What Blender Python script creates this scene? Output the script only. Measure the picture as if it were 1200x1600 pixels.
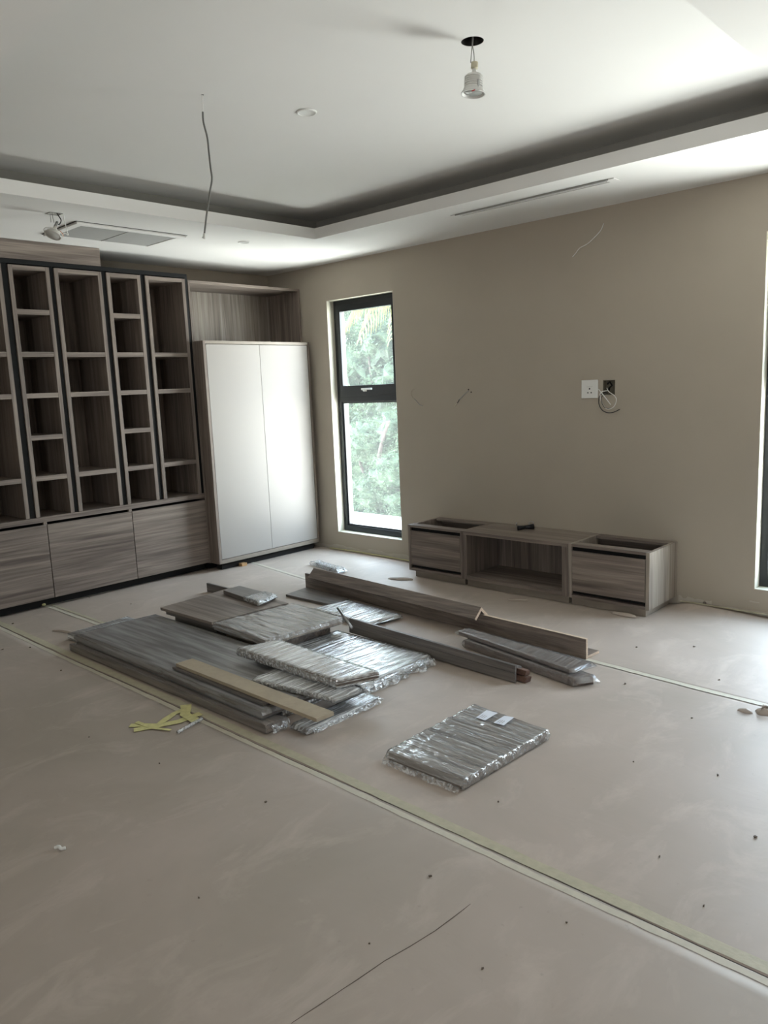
import bpy, math, random
from mathutils import Vector, Matrix, noise
random.seed(7)
for o in list(bpy.data.objects): bpy.data.objects.remove(o)
SC = bpy.context.scene
COL = SC.collection
PI = math.pi

# ------------------------------------------------------------------ camera
YAW, PITCH, ROLL, FPX = math.radians(133.4438), math.radians(-9.0850), math.radians(-2.4059), 1205.16
fw = Vector((math.cos(PITCH)*math.cos(YAW), math.cos(PITCH)*math.sin(YAW), math.sin(PITCH)))
rt = Vector((math.sin(YAW), -math.cos(YAW), 0))
up = rt.cross(fw)
rt2 = rt*math.cos(ROLL) + up*math.sin(ROLL)
up2 = -rt*math.sin(ROLL) + up*math.cos(ROLL)
cam_data = bpy.data.cameras.new('camera')
cam = bpy.data.objects.new('camera', cam_data); COL.objects.link(cam)
M = Matrix((rt2, up2, -fw)).transposed().to_4x4()
M.translation = Vector((6.3174, -5.1112, 1.55))
cam.matrix_world = M
cam_data.sensor_fit = 'HORIZONTAL'; cam_data.sensor_width = 36.0
cam_data.lens = 36.0*FPX/1200.0
cam_data.clip_start = 0.05; cam_data.clip_end = 200
SC.camera = cam

# ------------------------------------------------------------------ colour, world, sun, daylight portals
SC.view_settings.view_transform = 'Standard'
SC.view_settings.look = 'None'
SC.view_settings.exposure = 1.45
SC.view_settings.gamma = 1.0
SC.view_settings.use_curve_mapping = False
SC.cycles.max_bounces = 14
SC.cycles.diffuse_bounces = 8
SC.cycles.transparent_max_bounces = 16
SC.cycles.sample_clamp_indirect = 8.0
SKY_TOP = (0.62, 0.78, 1.0); SKY_LOW = (0.96, 0.97, 1.0); GROUND = (1.0, 0.985, 0.965)
SKY_S, GROUND_S = 7.5, 12.0
w = bpy.data.worlds.new('daylight'); SC.world = w; w.use_nodes = True
nt = w.node_tree; nt.nodes.clear()
tc = nt.nodes.new('ShaderNodeTexCoord'); sx = nt.nodes.new('ShaderNodeSeparateXYZ')
nt.links.new(tc.outputs['Generated'], sx.inputs[0])
rs = nt.nodes.new('ShaderNodeValToRGB')
rs.color_ramp.elements[0].position = 0.0; rs.color_ramp.elements[0].color = SKY_LOW + (1,)
rs.color_ramp.elements[1].position = 0.7; rs.color_ramp.elements[1].color = SKY_TOP + (1,)
nt.links.new(sx.outputs['Z'], rs.inputs[0])
bs = nt.nodes.new('ShaderNodeBackground'); bs.inputs[1].default_value = SKY_S
nt.links.new(rs.outputs[0], bs.inputs[0])
bg = nt.nodes.new('ShaderNodeBackground'); bg.inputs[0].default_value = GROUND + (1,); bg.inputs[1].default_value = GROUND_S
mr = nt.nodes.new('ShaderNodeMapRange')
mr.inputs[1].default_value = -0.03; mr.inputs[2].default_value = 0.01
nt.links.new(sx.outputs['Z'], mr.inputs[0])
mx = nt.nodes.new('ShaderNodeMixShader')
nt.links.new(mr.outputs[0], mx.inputs[0]); nt.links.new(bg.outputs[0], mx.inputs[1]); nt.links.new(bs.outputs[0], mx.inputs[2])
wo = nt.nodes.new('ShaderNodeOutputWorld'); nt.links.new(mx.outputs[0], wo.inputs[0])

sd = bpy.data.lights.new('sun', 'SUN'); sd.energy = 3.5; sd.angle = 0.01; sd.color = (1.0, 0.95, 0.86)
so = bpy.data.objects.new('sun', sd); COL.objects.link(so)
so.rotation_euler = Vector((0.80, -0.45, 1.35)).to_track_quat('Z', 'Y').to_euler()

H = 2.716          # soffit height
H2 = 2.92          # raised ceiling height
WT = 0.22          # window wall thickness
WIN = [(0.843, 1.690), (4.724, 5.85)]      # window openings in the right wall (x range)
WZ0, WZ1 = 0.177, 2.385
ROOM_X, ROOM_Y = 8.6, -7.6
REAR_FILL = (6.8, 7.6, 0.9, 2.1)    # unseen rear wall opening, added for fill light: x0, x1, z0, z1
def portal(x0, x1, z0, z1, y, toward):
    l = bpy.data.lights.new('window_portal', 'AREA'); l.shape = 'RECTANGLE'
    l.size = x1-x0; l.size_y = z1-z0; l.cycles.is_portal = True
    o = bpy.data.objects.new('window_portal', l); COL.objects.link(o)
    o.location = ((x0+x1)/2, y, (z0+z1)/2)
    o.rotation_euler = Vector((0, -toward, 0)).to_track_quat('Z', 'Y').to_euler()
for a, b in WIN: portal(a, b, WZ0, WZ1, 0.20, -1)
portal(REAR_FILL[0], REAR_FILL[1], REAR_FILL[2], REAR_FILL[3], ROOM_Y-0.15, 1)  # portal of the added rear fill opening

# ------------------------------------------------------------------ helpers
WORLD = {}
class MB:
    def __init__(s): s.v, s.f = [], []
    def face(s, *pts):
        n = len(s.v); s.v += [tuple(p) for p in pts]; s.f.append(tuple(range(n, n+len(pts))))
    def box(s, x0, x1, y0, y1, z0, z1):
        return s.prism([(x0,y0),(x1,y0),(x1,y1),(x0,y1)], z0, z1)
    def prism(s, q, z0, z1):
        n = len(s.v); k = len(q)
        zz0 = z0 if isinstance(z0, (list, tuple)) else [z0]*k
        zz1 = z1 if isinstance(z1, (list, tuple)) else [z1]*k
        s.v += [(p[0], p[1], zz0[i]) for i, p in enumerate(q)] + [(p[0], p[1], zz1[i]) for i, p in enumerate(q)]
        s.f.append(tuple(range(n+k-1, n-1, -1))); s.f.append(tuple(range(n+k, n+2*k)))
        for i in range(k):
            j = (i+1) % k; s.f.append((n+i, n+j, n+k+j, n+k+i))
        return s
    def extrude(s, prof, a, b, side, upv=Vector((0,0,1))):
        """profile of (across, up) points swept from a to b; `side` is the across direction"""
        n = len(s.v); k = len(prof)
        for P in (a, b):
            s.v += [tuple(Vector(P) + side*p[0] + upv*p[1]) for p in prof]
        s.f.append(tuple(range(n+k-1, n-1, -1))); s.f.append(tuple(range(n+k, n+2*k)))
        for i in range(k):
            j = (i+1) % k; s.f.append((n+i, n+j, n+k+j, n+k+i))
        return s
    def tube(s, pts, r, seg=10, r2=None):
        pts = [Vector(p) for p in pts]; n0 = len(s.v); L = len(pts)
        prev = None
        for i, p in enumerate(pts):
            t = (pts[min(i+1, L-1)] - pts[max(i-1, 0)]).normalized()
            if prev is None:
                a = Vector((0,0,1)) if abs(t.z) < 0.9 else Vector((1,0,0))
                u = t.cross(a).normalized()
            else:
                u = (prev - t*prev.dot(t)).normalized()
            prev = u; v = t.cross(u)
            rr = r if r2 is None else r + (r2-r)*i/(L-1)
            for k in range(seg):
                a = 2*PI*k/seg; s.v.append(tuple(p + (u*math.cos(a) + v*math.sin(a))*rr))
        for i in range(L-1):
            for k in range(seg):
                a = n0+i*seg+k; b = n0+i*seg+(k+1) % seg
                s.f.append((a, b, b+seg, a+seg))
        s.f.append(tuple(range(n0+seg-1, n0-1, -1))); s.f.append(tuple(range(n0+(L-1)*seg, n0+L*seg)))
        return s
    def lathe(s, prof, c, ax=Vector((0,0,1)), seg=32, closed=False):
        """profile of (radius, height along ax) around c"""
        ax = Vector(ax).normalized(); a = Vector((1,0,0)) if abs(ax.x) < 0.9 else Vector((0,1,0))
        u = ax.cross(a).normalized(); v = ax.cross(u); c = Vector(c); n0 = len(s.v)
        for r, h in prof:
            for k in range(seg):
                t = 2*PI*k/seg; s.v.append(tuple(c + ax*h + (u*math.cos(t)+v*math.sin(t))*max(r, 1e-5)))
        m = len(prof)
        for i in range(m if closed else m-1):
            for k in range(seg):
                a = n0+i*seg+k; b = n0+i*seg+(k+1) % seg; j = n0+((i+1) % m)*seg
                s.f.append((a, b, j+(k+1) % seg, j+k))
        return s
    def grid(s, fn, nu, nv, closed_v=False):
        n0 = len(s.v)
        for i in range(nu+1):
            for j in range(nv if closed_v else nv+1):
                s.v.append(tuple(fn(i/nu, j/nv)))
        w_ = nv if closed_v else nv+1
        for i in range(nu):
            for j in range(nv):
                j2 = (j+1) % w_ if closed_v else j+1
                s.f.append((n0+i*w_+j, n0+i*w_+j2, n0+(i+1)*w_+j2, n0+(i+1)*w_+j))
        return s
    def slab(s, us, vs, holes, t0, t1, mp):
        """plate with rectangular openings: grid lines us, vs; holes = set of (i, j) cells left open; mp(u, v, t) -> point"""
        def hole(i, j): return i < 0 or j < 0 or i >= len(us)-1 or j >= len(vs)-1 or (i, j) in holes
        for i in range(len(us)-1):
            for j in range(len(vs)-1):
                if hole(i, j): continue
                a, b, c, d = us[i], us[i+1], vs[j], vs[j+1]
                s.face(mp(a,c,t0), mp(a,d,t0), mp(b,d,t0), mp(b,c,t0))
                s.face(mp(a,c,t1), mp(b,c,t1), mp(b,d,t1), mp(a,d,t1))
                if hole(i-1, j): s.face(mp(a,c,t0), mp(a,c,t1), mp(a,d,t1), mp(a,d,t0))
                if hole(i+1, j): s.face(mp(b,c,t0), mp(b,d,t0), mp(b,d,t1), mp(b,c,t1))
                if hole(i, j-1): s.face(mp(a,c,t0), mp(b,c,t0), mp(b,c,t1), mp(a,c,t1))
                if hole(i, j+1): s.face(mp(a,d,t0), mp(a,d,t1), mp(b,d,t1), mp(b,d,t0))
        return s
    def build(s, name, mat, parent=None, loc=None, smooth=False, bevel=0, label=None, merge=False):
        me = bpy.data.meshes.new(name)
        base = WORLD[parent.name] if parent is not None else Vector(loc or (0,0,0))
        me.from_pydata([(x-base.x, y-base.y, z-base.z) for x, y, z in s.v], [], s.f)
        if merge:
            import bmesh
            bm = bmesh.new(); bm.from_mesh(me); bmesh.ops.remove_doubles(bm, verts=bm.verts, dist=1e-5)
            bmesh.ops.recalc_face_normals(bm, faces=bm.faces); bm.to_mesh(me); bm.free()
        me.materials.append(mat)
        if smooth:
            for p in me.polygons: p.use_smooth = True
        me.update()
        o = bpy.data.objects.new(name, me); COL.objects.link(o)
        if parent is not None: o.parent = parent
        else: o.location = base
        WORLD[o.name] = base.copy()
        if bevel:
            b = o.modifiers.new('bevel', 'BEVEL'); b.width = bevel; b.segments = 2; b.limit_method = 'ANGLE'
        if label: o['label'] = label
        return o
def thing(name, label, cat, loc, group=None):
    o = bpy.data.objects.new(name, None); COL.objects.link(o); o.location = loc
    o.empty_display_size = 0.1
    o['label'] = label; o['category'] = cat
    if group: o['group'] = group
    WORLD[o.name] = Vector(loc)
    return o
def tag(o, label, cat, group=None, kind=None):
    o['label'] = label; o['category'] = cat
    if group: o['group'] = group
    if kind: o['kind'] = kind
    return o
def struct(o, label=None):
    o['kind'] = 'structure'
    if label: o['label'] = label
    return o
def copy_thing(root, loc, label, group=None):
    r = root.copy(); COL.objects.link(r); r.location = loc; r['label'] = label
    WORLD[r.name] = Vector(loc)
    if group: r['group'] = group
    for ch in list(root.children):
        c = ch.copy(); COL.objects.link(c); c.parent = r
        for g in list(ch.children):
            d = g.copy(); COL.objects.link(d); d.parent = c
    return r
def smooth_path(pts, n=6):
    P = [Vector(p) for p in pts]; out = []
    for i in range(len(P)-1):
        a, b, c, d = P[max(i-1,0)], P[i], P[i+1], P[min(i+2, len(P)-1)]
        for k in range(n):
            t = k/n
            out.append(0.5*((2*b) + (c-a)*t + (2*a-5*b+4*c-d)*t*t + (3*b-a-3*c+d)*t**3))
    out.append(P[-1]); return out

# ------------------------------------------------------------------ materials
def mat(name):
    m = bpy.data.materials.new(name); m.use_nodes = True
    n = m.node_tree; n.nodes.clear(); out = n.nodes.new('ShaderNodeOutputMaterial')
    return m, n, out
def nd(n, kind, **kw):
    x = n.nodes.new(kind)
    for k, v in kw.items(): setattr(x, k, v)
    return x
def lin(c):
    return tuple((v/255/12.92 if v/255 <= 0.04045 else ((v/255+0.055)/1.055)**2.4) for v in c)
def plain(name, rgb, rough=0.6, metal=0.0, spec=0.5, var=0.0, scale=8, bump=0.0, bscale=60, coat=0):
    m, n, out = mat(name)
    p = nd(n, 'ShaderNodeBsdfPrincipled')
    p.inputs['Roughness'].default_value = rough; p.inputs['Metallic'].default_value = metal
    p.inputs['Specular IOR Level'].default_value = spec; p.inputs['Coat Weight'].default_value = coat
    c = lin(rgb)
    tcn = nd(n, 'ShaderNodeTexCoord'); nz = nd(n, 'ShaderNodeTexNoise'); nz.inputs['Scale'].default_value = scale
    nz.inputs['Detail'].default_value = 5
    n.links.new(tcn.outputs['Object'], nz.inputs['Vector'])
    r = nd(n, 'ShaderNodeValToRGB')
    r.color_ramp.elements[0].position = 0.3; r.color_ramp.elements[1].position = 0.7
    r.color_ramp.elements[0].color = tuple(v*(1-var) for v in c)+(1,)
    r.color_ramp.elements[1].color = tuple(min(1, v*(1+var)) for v in c)+(1,)
    n.links.new(nz.outputs['Fac'], r.inputs[0]); n.links.new(r.outputs[0], p.inputs['Base Color'])
    if bump:
        n2 = nd(n, 'ShaderNodeTexNoise'); n2.inputs['Scale'].default_value = bscale; n2.inputs['Detail'].default_value = 4
        n.links.new(tcn.outputs['Object'], n2.inputs['Vector'])
        b = nd(n, 'ShaderNodeBump'); b.inputs['Strength'].default_value = bump; b.inputs['Distance'].default_value = 0.01
        n.links.new(n2.outputs['Fac'], b.inputs['Height']); n.links.new(b.outputs[0], p.inputs['Normal'])
    n.links.new(p.outputs[0], out.inputs[0])
    return m
def wood(name, axis, dark=(92,82,76), mid=(124,113,105), light=(150,139,129), rough=0.45, freq=1.0):
    """greige laminate with streaked grain running along `axis`"""
    m, n, out = mat(name)
    p = nd(n, 'ShaderNodeBsdfPrincipled'); p.inputs['Roughness'].default_value = rough
    p.inputs['Specular IOR Level'].default_value = 0.4
    tcn = nd(n, 'ShaderNodeTexCoord'); oi = nd(n, 'ShaderNodeObjectInfo')
    add = nd(n, 'ShaderNodeVectorMath', operation='ADD'); sc_ = nd(n, 'ShaderNodeVectorMath', operation='SCALE')
    cmb = nd(n, 'ShaderNodeCombineXYZ')
    for i in range(3): n.links.new(oi.outputs['Random'], cmb.inputs[i])
    n.links.new(cmb.outputs[0], sc_.inputs[0]); sc_.inputs['Scale'].default_value = 17.0
    n.links.new(tcn.outputs['Object'], add.inputs[0]); n.links.new(sc_.outputs[0], add.inputs[1])
    def stretched(a, b, detail, dist):
        mp = nd(n, 'ShaderNodeMapping')
        s = [b*freq]*3; s['xyz'.index(axis)] = a
        mp.inputs['Scale'].default_value = s
        n.links.new(add.outputs[0], mp.inputs['Vector'])
        z = nd(n, 'ShaderNodeTexNoise'); z.inputs['Scale'].default_value = 1.0; z.inputs['Detail'].default_value = detail
        z.inputs['Distortion'].default_value = dist
        n.links.new(mp.outputs[0], z.inputs['Vector']); return z
    n1 = stretched(1.1, 34, 4, 0.9); n2 = stretched(3.5, 130, 3, 0.2); n3 = stretched(0.5, 9, 2, 0.8)
    m1 = nd(n, 'ShaderNodeMath', operation='MULTIPLY'); m1.inputs[1].default_value = 0.5
    n.links.new(n1.outputs['Fac'], m1.inputs[0])
    m2 = nd(n, 'ShaderNodeMath', operation='MULTIPLY_ADD'); m2.inputs[1].default_value = 0.22
    n.links.new(n2.outputs['Fac'], m2.inputs[0]); n.links.new(m1.outputs[0], m2.inputs[2])
    m3 = nd(n, 'ShaderNodeMath', operation='MULTIPLY_ADD'); m3.inputs[1].default_value = 0.28
    n.links.new(n3.outputs['Fac'], m3.inputs[0]); n.links.new(m2.outputs[0], m3.inputs[2])
    r = nd(n, 'ShaderNodeValToRGB'); e = r.color_ramp.elements
    e[0].position = 0.36; e[0].color = lin(dark)+(1,); e[1].position = 0.64; e[1].color = lin(light)+(1,)
    k = e.new(0.5); k.color = lin(mid)+(1,)
    n.links.new(m3.outputs[0], r.inputs[0]); n.links.new(r.outputs[0], p.inputs['Base Color'])
    b = nd(n, 'ShaderNodeBump'); b.inputs['Strength'].default_value = 0.12; b.inputs['Distance'].default_value = 0.003
    n.links.new(n2.outputs['Fac'], b.inputs['Height']); n.links.new(b.outputs[0], p.inputs['Normal'])
    n.links.new(p.outputs[0], out.inputs[0]); return m
def schlick(n, f0, normal=None):
    lw = nd(n, 'ShaderNodeLayerWeight'); lw.inputs[0].default_value = 0.5
    if normal is not None: n.links.new(normal, lw.inputs['Normal'])
    pw = nd(n, 'ShaderNodeMath', operation='POWER'); pw.inputs[1].default_value = 5.0
    n.links.new(lw.outputs['Facing'], pw.inputs[0])
    r = nd(n, 'ShaderNodeMapRange'); r.inputs[3].default_value = f0; r.inputs[4].default_value = 1.0
    n.links.new(pw.outputs[0], r.inputs[0]); return r
def film(name, axis, cover=0.15, bump=0.6, ior=1.7, rough=0.16, freq=1.0, dist=0.012):
    """clear stretch film, wrinkled with streaks along `axis`"""
    m, n, out = mat(name)
    tcn = nd(n, 'ShaderNodeTexCoord'); mp = nd(n, 'ShaderNodeMapping')
    mp.inputs['Rotation'].default_value = (0, 0, 0.12)
    s = [38*freq]*3
    if axis: s['xyz'.index(axis)] = 3*freq
    mp.inputs['Scale'].default_value = s
    n.links.new(tcn.outputs['Object'], mp.inputs['Vector'])
    z = nd(n, 'ShaderNodeTexNoise'); z.inputs['Scale'].default_value = 1.0; z.inputs['Detail'].default_value = 3
    z.inputs['Distortion'].default_value = 0.6
    n.links.new(mp.outputs[0], z.inputs['Vector'])
    b = nd(n, 'ShaderNodeBump'); b.inputs['Strength'].default_value = bump; b.inputs['Distance'].default_value = dist
    n.links.new(z.outputs['Fac'], b.inputs['Height'])
    z2 = nd(n, 'ShaderNodeTexNoise'); z2.inputs['Scale'].default_value = 2.0; z2.inputs['Detail'].default_value = 5
    n.links.new(mp.outputs[0], z2.inputs['Vector'])
    cr = nd(n, 'ShaderNodeMapRange'); cr.inputs[1].default_value = 0.42; cr.inputs[2].default_value = 0.66
    cr.inputs[3].default_value = cover*0.4; cr.inputs[4].default_value = min(1, cover*2.6)
    n.links.new(z2.outputs['Fac'], cr.inputs[0])
    tr = nd(n, 'ShaderNodeBsdfTransparent'); tr.inputs[0].default_value = (0.93, 0.94, 0.95, 1)
    df = nd(n, 'ShaderNodeBsdfDiffuse'); df.inputs[0].default_value = (0.84, 0.86, 0.87, 1); n.links.new(b.outputs[0], df.inputs['Normal'])
    m1 = nd(n, 'ShaderNodeMixShader'); n.links.new(cr.outputs[0], m1.inputs[0]); n.links.new(tr.outputs[0], m1.inputs[1]); n.links.new(df.outputs[0], m1.inputs[2])
    gl = nd(n, 'ShaderNodeBsdfGlossy'); gl.inputs['Roughness'].default_value = rough; n.links.new(b.outputs[0], gl.inputs['Normal'])
    fr = schlick(n, ((ior-1)/(ior+1))**2*2.2, b.outputs[0])
    m2 = nd(n, 'ShaderNodeMixShader'); n.links.new(fr.outputs[0], m2.inputs[0]); n.links.new(m1.outputs[0], m2.inputs[1]); n.links.new(gl.outputs[0], m2.inputs[2])
    n.links.new(m2.outputs[0], out.inputs[0]); return m
def paper(name, rgb):
    m, n, out = mat(name)
    p = nd(n, 'ShaderNodeBsdfPrincipled'); p.inputs['Specular IOR Level'].default_value = 0.5
    tcn = nd(n, 'ShaderNodeTexCoord')
    def nz(scale, detail, rgh=0.55, sx_=1, sy_=1, dist=0):
        mp = nd(n, 'ShaderNodeMapping'); mp.inputs['Scale'].default_value = (sx_, sy_, 1)
        n.links.new(tcn.outputs['Object'], mp.inputs['Vector'])
        z = nd(n, 'ShaderNodeTexNoise'); z.inputs['Scale'].default_value = scale; z.inputs['Detail'].default_value = detail
        z.inputs['Roughness'].default_value = rgh; z.inputs['Distortion'].default_value = dist
        n.links.new(mp.outputs[0], z.inputs['Vector']); return z
    a = nz(0.9, 5, 0.6, 1, 1, 0.4); b_ = nz(3.0, 6, 0.65, 1.6, 0.8, 0.6); g = nz(26, 5, 0.6)
    c = lin(rgb)
    r1 = nd(n, 'ShaderNodeValToRGB'); r1.color_ramp.elements[0].position = 0.32; r1.color_ramp.elements[1].position = 0.7
    r1.color_ramp.elements[0].color = (c[0]*0.86, c[1]*0.86, c[2]*0.83, 1); r1.color_ramp.elements[1].color = (c[0]*1.10, c[1]*1.08, c[2]*1.08, 1)
    n.links.new(a.outputs['Fac'], r1.inputs[0])
    # pale dusty scuffs
    r2 = nd(n, 'ShaderNodeMapRange'); r2.inputs[1].default_value = 0.52; r2.inputs[2].default_value = 0.80; r2.inputs[4].default_value = 0.8
    n.links.new(b_.outputs['Fac'], r2.inputs[0])
    mxr = nd(n, 'ShaderNodeMix', data_type='RGBA'); n.links.new(r2.outputs[0], mxr.inputs[0])
    n.links.new(r1.outputs[0], mxr.inputs[6]); mxr.inputs[7].default_value = (c[0]*1.35, c[1]*1.35, c[2]*1.36, 1)
    # dark grime specks
    r3 = nd(n, 'ShaderNodeMapRange'); r3.inputs[1].default_value = 0.66; r3.inputs[2].default_value = 0.80; r3.inputs[4].default_value = 0.5
    n.links.new(g.outputs['Fac'], r3.inputs[0])
    mx2 = nd(n, 'ShaderNodeMix', data_type='RGBA'); n.links.new(r3.outputs[0], mx2.inputs[0]); n.links.new(mxr.outputs[2], mx2.inputs[6])
    mx2.inputs[7].default_value = (c[0]*0.62, c[1]*0.60, c[2]*0.57, 1)
    n.links.new(mx2.outputs[2], p.inputs['Base Color'])
    r4 = nd(n, 'ShaderNodeMapRange'); r4.inputs[3].default_value = 0.42; r4.inputs[4].default_value = 0.62
    n.links.new(b_.outputs['Fac'], r4.inputs[0]); n.links.new(r4.outputs[0], p.inputs['Roughness'])
    bp = nd(n, 'ShaderNodeBump'); bp.inputs['Strength'].default_value = 0.25; bp.inputs['Distance'].default_value = 0.02
    w2 = nz(2.2, 4, 0.5, 0.7, 1.5, 0.5); n.links.new(w2.outputs['Fac'], bp.inputs['Height'])
    n.links.new(bp.outputs[0], p.inputs['Normal'])
    n.links.new(p.outputs[0], out.inputs[0]); return m
def pane_glass():
    m, n, out = mat('window_glass')
    tr = nd(n, 'ShaderNodeBsdfTransparent'); tr.inputs[0].default_value = (0.93, 0.96, 0.95, 1)
    df = nd(n, 'ShaderNodeBsdfTranslucent'); df.inputs[0].default_value = (0.85, 0.88, 0.88, 1)
    m1 = nd(n, 'ShaderNodeMixShader'); m1.inputs[0].default_value = 0.014
    n.links.new(tr.outputs[0], m1.inputs[1]); n.links.new(df.outputs[0], m1.inputs[2])
    gl = nd(n, 'ShaderNodeBsdfGlossy'); gl.inputs['Roughness'].default_value = 0.02
    fr = schlick(n, 0.035)
    m2 = nd(n, 'ShaderNodeMixShader'); n.links.new(fr.outputs[0], m2.inputs[0]); n.links.new(m1.outputs[0], m2.inputs[1]); n.links.new(gl.outputs[0], m2.inputs[2])
    n.links.new(m2.outputs[0], out.inputs[0]); return m
def leaf(name, a, b):
    m, n, out = mat(name)
    tcn = nd(n, 'ShaderNodeTexCoord'); z = nd(n, 'ShaderNodeTexNoise'); z.inputs['Scale'].default_value = 5; z.inputs['Detail'].default_value = 4
    n.links.new(tcn.outputs['Object'], z.inputs['Vector'])
    r = nd(n, 'ShaderNodeValToRGB'); r.color_ramp.elements[0].position = 0.35; r.color_ramp.elements[1].position = 0.65
    r.color_ramp.elements[0].color = lin(a)+(1,); r.color_ramp.elements[1].color = lin(b)+(1,)
    n.links.new(z.outputs['Fac'], r.inputs[0])
    d = nd(n, 'ShaderNodeBsdfPrincipled'); d.inputs['Roughness'].default_value = 0.6; d.inputs['Specular IOR Level'].default_value = 0.2; n.links.new(r.outputs[0], d.inputs['Base Color'])
    t = nd(n, 'ShaderNodeBsdfTranslucent'); n.links.new(r.outputs[0], t.inputs[0])
    mm = nd(n, 'ShaderNodeMixShader'); mm.inputs[0].default_value = 0.35
    n.links.new(d.outputs[0], mm.inputs[1]); n.links.new(t.outputs[0], mm.inputs[2]); n.links.new(mm.outputs[0], out.inputs[0])
    return m

WALL = plain('taupe_wall_paint', (173,164,150), 0.75, var=0.02, scale=2.5, bump=0.03, bscale=220, spec=0.25)
CEIL = plain('white_ceiling_paint', (226,225,222), 0.8, var=0.01, scale=2, spec=0.2)
REVEAL = plain('pale_window_reveal_paint', (214,211,196), 0.6, var=0.02)
CONCRETE = plain('subfloor', (60,56,52), 0.9, var=0.1)
PAPER = paper('floor_protection_paper', (171,160,150))
PAPER_B = paper('floor_protection_paper_pale', (177,165,155))
WX, WY, WZ = wood('greige_laminate_x', 'x'), wood('greige_laminate_y', 'y'), wood('greige_laminate_z', 'z')
WXD = wood('grey_laminate_x', 'x', (86,82,79), (108,103,99), (128,122,117), 0.4)
WXL = wood('light_greige_laminate_x', 'x', (112,102,95), (142,131,122), (166,155,145), 0.45)
WXB = wood('brown_laminate_x', 'x', (84,72,66), (108,94,86), (128,113,104), 0.45)
WZL = wood('pale_laminate_z', 'z', (118,108,100), (150,141,131), (178,169,158), 0.5)
EDGE_W = plain('greige_edge_band', (140,131,120), 0.5, var=0.05, scale=20)
MDF = plain('raw_mdf', (170,157,136), 0.75, var=0.05, scale=30, bump=0.05)
CHIP = plain('raw_chipboard_edge', (188,166,146), 0.85, var=0.25, scale=160)
BROWN = plain('brown_board_core', (98,72,60), 0.8, var=0.2, scale=90)
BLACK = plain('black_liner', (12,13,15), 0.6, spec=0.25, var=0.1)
FRAME = plain('anthracite_aluminium', (33,38,42), 0.35, spec=0.5, var=0.05)
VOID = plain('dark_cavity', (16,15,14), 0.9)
DOORW = plain('satin_off_white_lacquer', (160,156,151), 0.5, spec=0.25, var=0.01, scale=2)
WHITE = plain('white_plastic', (226,226,222), 0.4, var=0.01)
GREYP = plain('grey_cable_sheath', (150,150,146), 0.5)
METAL = plain('brushed_metal', (170,170,168), 0.3, metal=1.0, var=0.05)
CHROME = plain('chrome', (225,225,225), 0.12, metal=1.0)
LAMPG = plain('grey_white_lamp_body', (206,206,202), 0.5, var=0.04, scale=40)
BEIGE = plain('beige_ceramic', (190,184,160), 0.5)
TAPE = plain('masking_tape', (180,174,150), 0.55, var=0.08, scale=30, bump=0.1, bscale=90)
TAPE_B = plain('pale_masking_tape', (196,190,174), 0.55, var=0.06, scale=30)
YTAPE = plain('yellow_masking_tape', (205,200,140), 0.5, var=0.12, scale=40, bump=0.15, bscale=80)
PLASTER = plain('raw_plaster_patch', (186,180,168), 0.85, var=0.06, scale=12)
GRILLE = plain('grey_louvre', (150,150,147), 0.6)
LABELW = plain('white_paper_label', (222,226,236), 0.6)
RED = plain('red_print', (190,60,60), 0.5)
FX, FY = film('stretch_film_lengthwise', 'x', 0.13, 0.9), film('stretch_film_crosswise', 'y', 0.68, 1.0, 2.3, 0.2)  # crosswise film: heavy white cover also paints in window glare
FXS = film('stretch_film_crumpled', None, 0.28, 1.0, freq=0.8)
GLASS = pane_glass()
TERR = plain('white_parapet_render', (235,233,228), 0.8, var=0.02)
BARK = plain('grey_brown_bark', (58,52,47), 0.9, var=0.25, scale=12, bump=0.5, bscale=30)
LEAF_A = leaf('pale_green_leaves', (36,56,36), (84,102,80)); LEAF_B = leaf('mid_green_leaves', (26,42,28), (68,86,66))
LEAF_P = leaf('yellow_green_fronds', (84,88,44), (120,116,70))
CREASE = plain('crease_grey_brown', (108,98,88), 0.8, var=0.3, scale=20)  # grey-brown of the crease line drawn on the paper
SCRAP = plain('dark_scrap', (96,84,72), 0.8, var=0.3, scale=60)
TOOL = plain('black_rubber', (14,18,24), 0.4, var=0.1)
WOODBLOCK = plain('raw_timber', (176,140,100), 0.8, var=0.15, scale=30)

# ================================================================== SETTING
# floor slab
struct(MB().box(-0.2, ROOM_X+0.2, ROOM_Y-0.2, 0.22, -0.25, -0.006).build('floor', CONCRETE), 'subfloor below the protection paper')

# right wall (carries the windows); plane y = 0
xs = [-0.2, WIN[0][0], WIN[0][1], 3.665, 3.758, WIN[1][0], WIN[1][1], ROOM_X+0.2]
zs = [-0.02, WZ0, 1.439, 1.544, WZ1, 3.05]
holes = set()
for i in (1, 5):
    for j in (1, 2, 3): holes.add((i, j))
wallmb = MB()
holes_a = set(holes) | {(3, 2)}
wallmb.slab(xs, zs, holes_a, 0.0, 0.055, lambda u, v, t: (u, t, v))
struct(wallmb.build('wall_right', WALL, merge=True), 'taupe painted wall with the tall window')
outer = MB(); outer.slab(xs, zs, holes, 0.0551, WT, lambda u, v, t: (u, t, v))
struct(outer.build('wall_right_outer_leaf', WALL, merge=True))
# pale painted reveals of each window opening
for k, (a, b) in enumerate(WIN):
    r = MB(); t = 0.004
    r.box(a, a+t, 0.001, WT, WZ0, WZ1); r.box(b-t, b, 0.001, WT, WZ0, WZ1)
    r.box(a+t, b-t, 0.001, WT, WZ1-t, WZ1); r.box(a+t, b-t, 0.001, WT, WZ0, WZ0+t)
    struct(r.build('trim_%d' % (k+1), REVEAL), 'pale painted reveal of the window opening')
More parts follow.
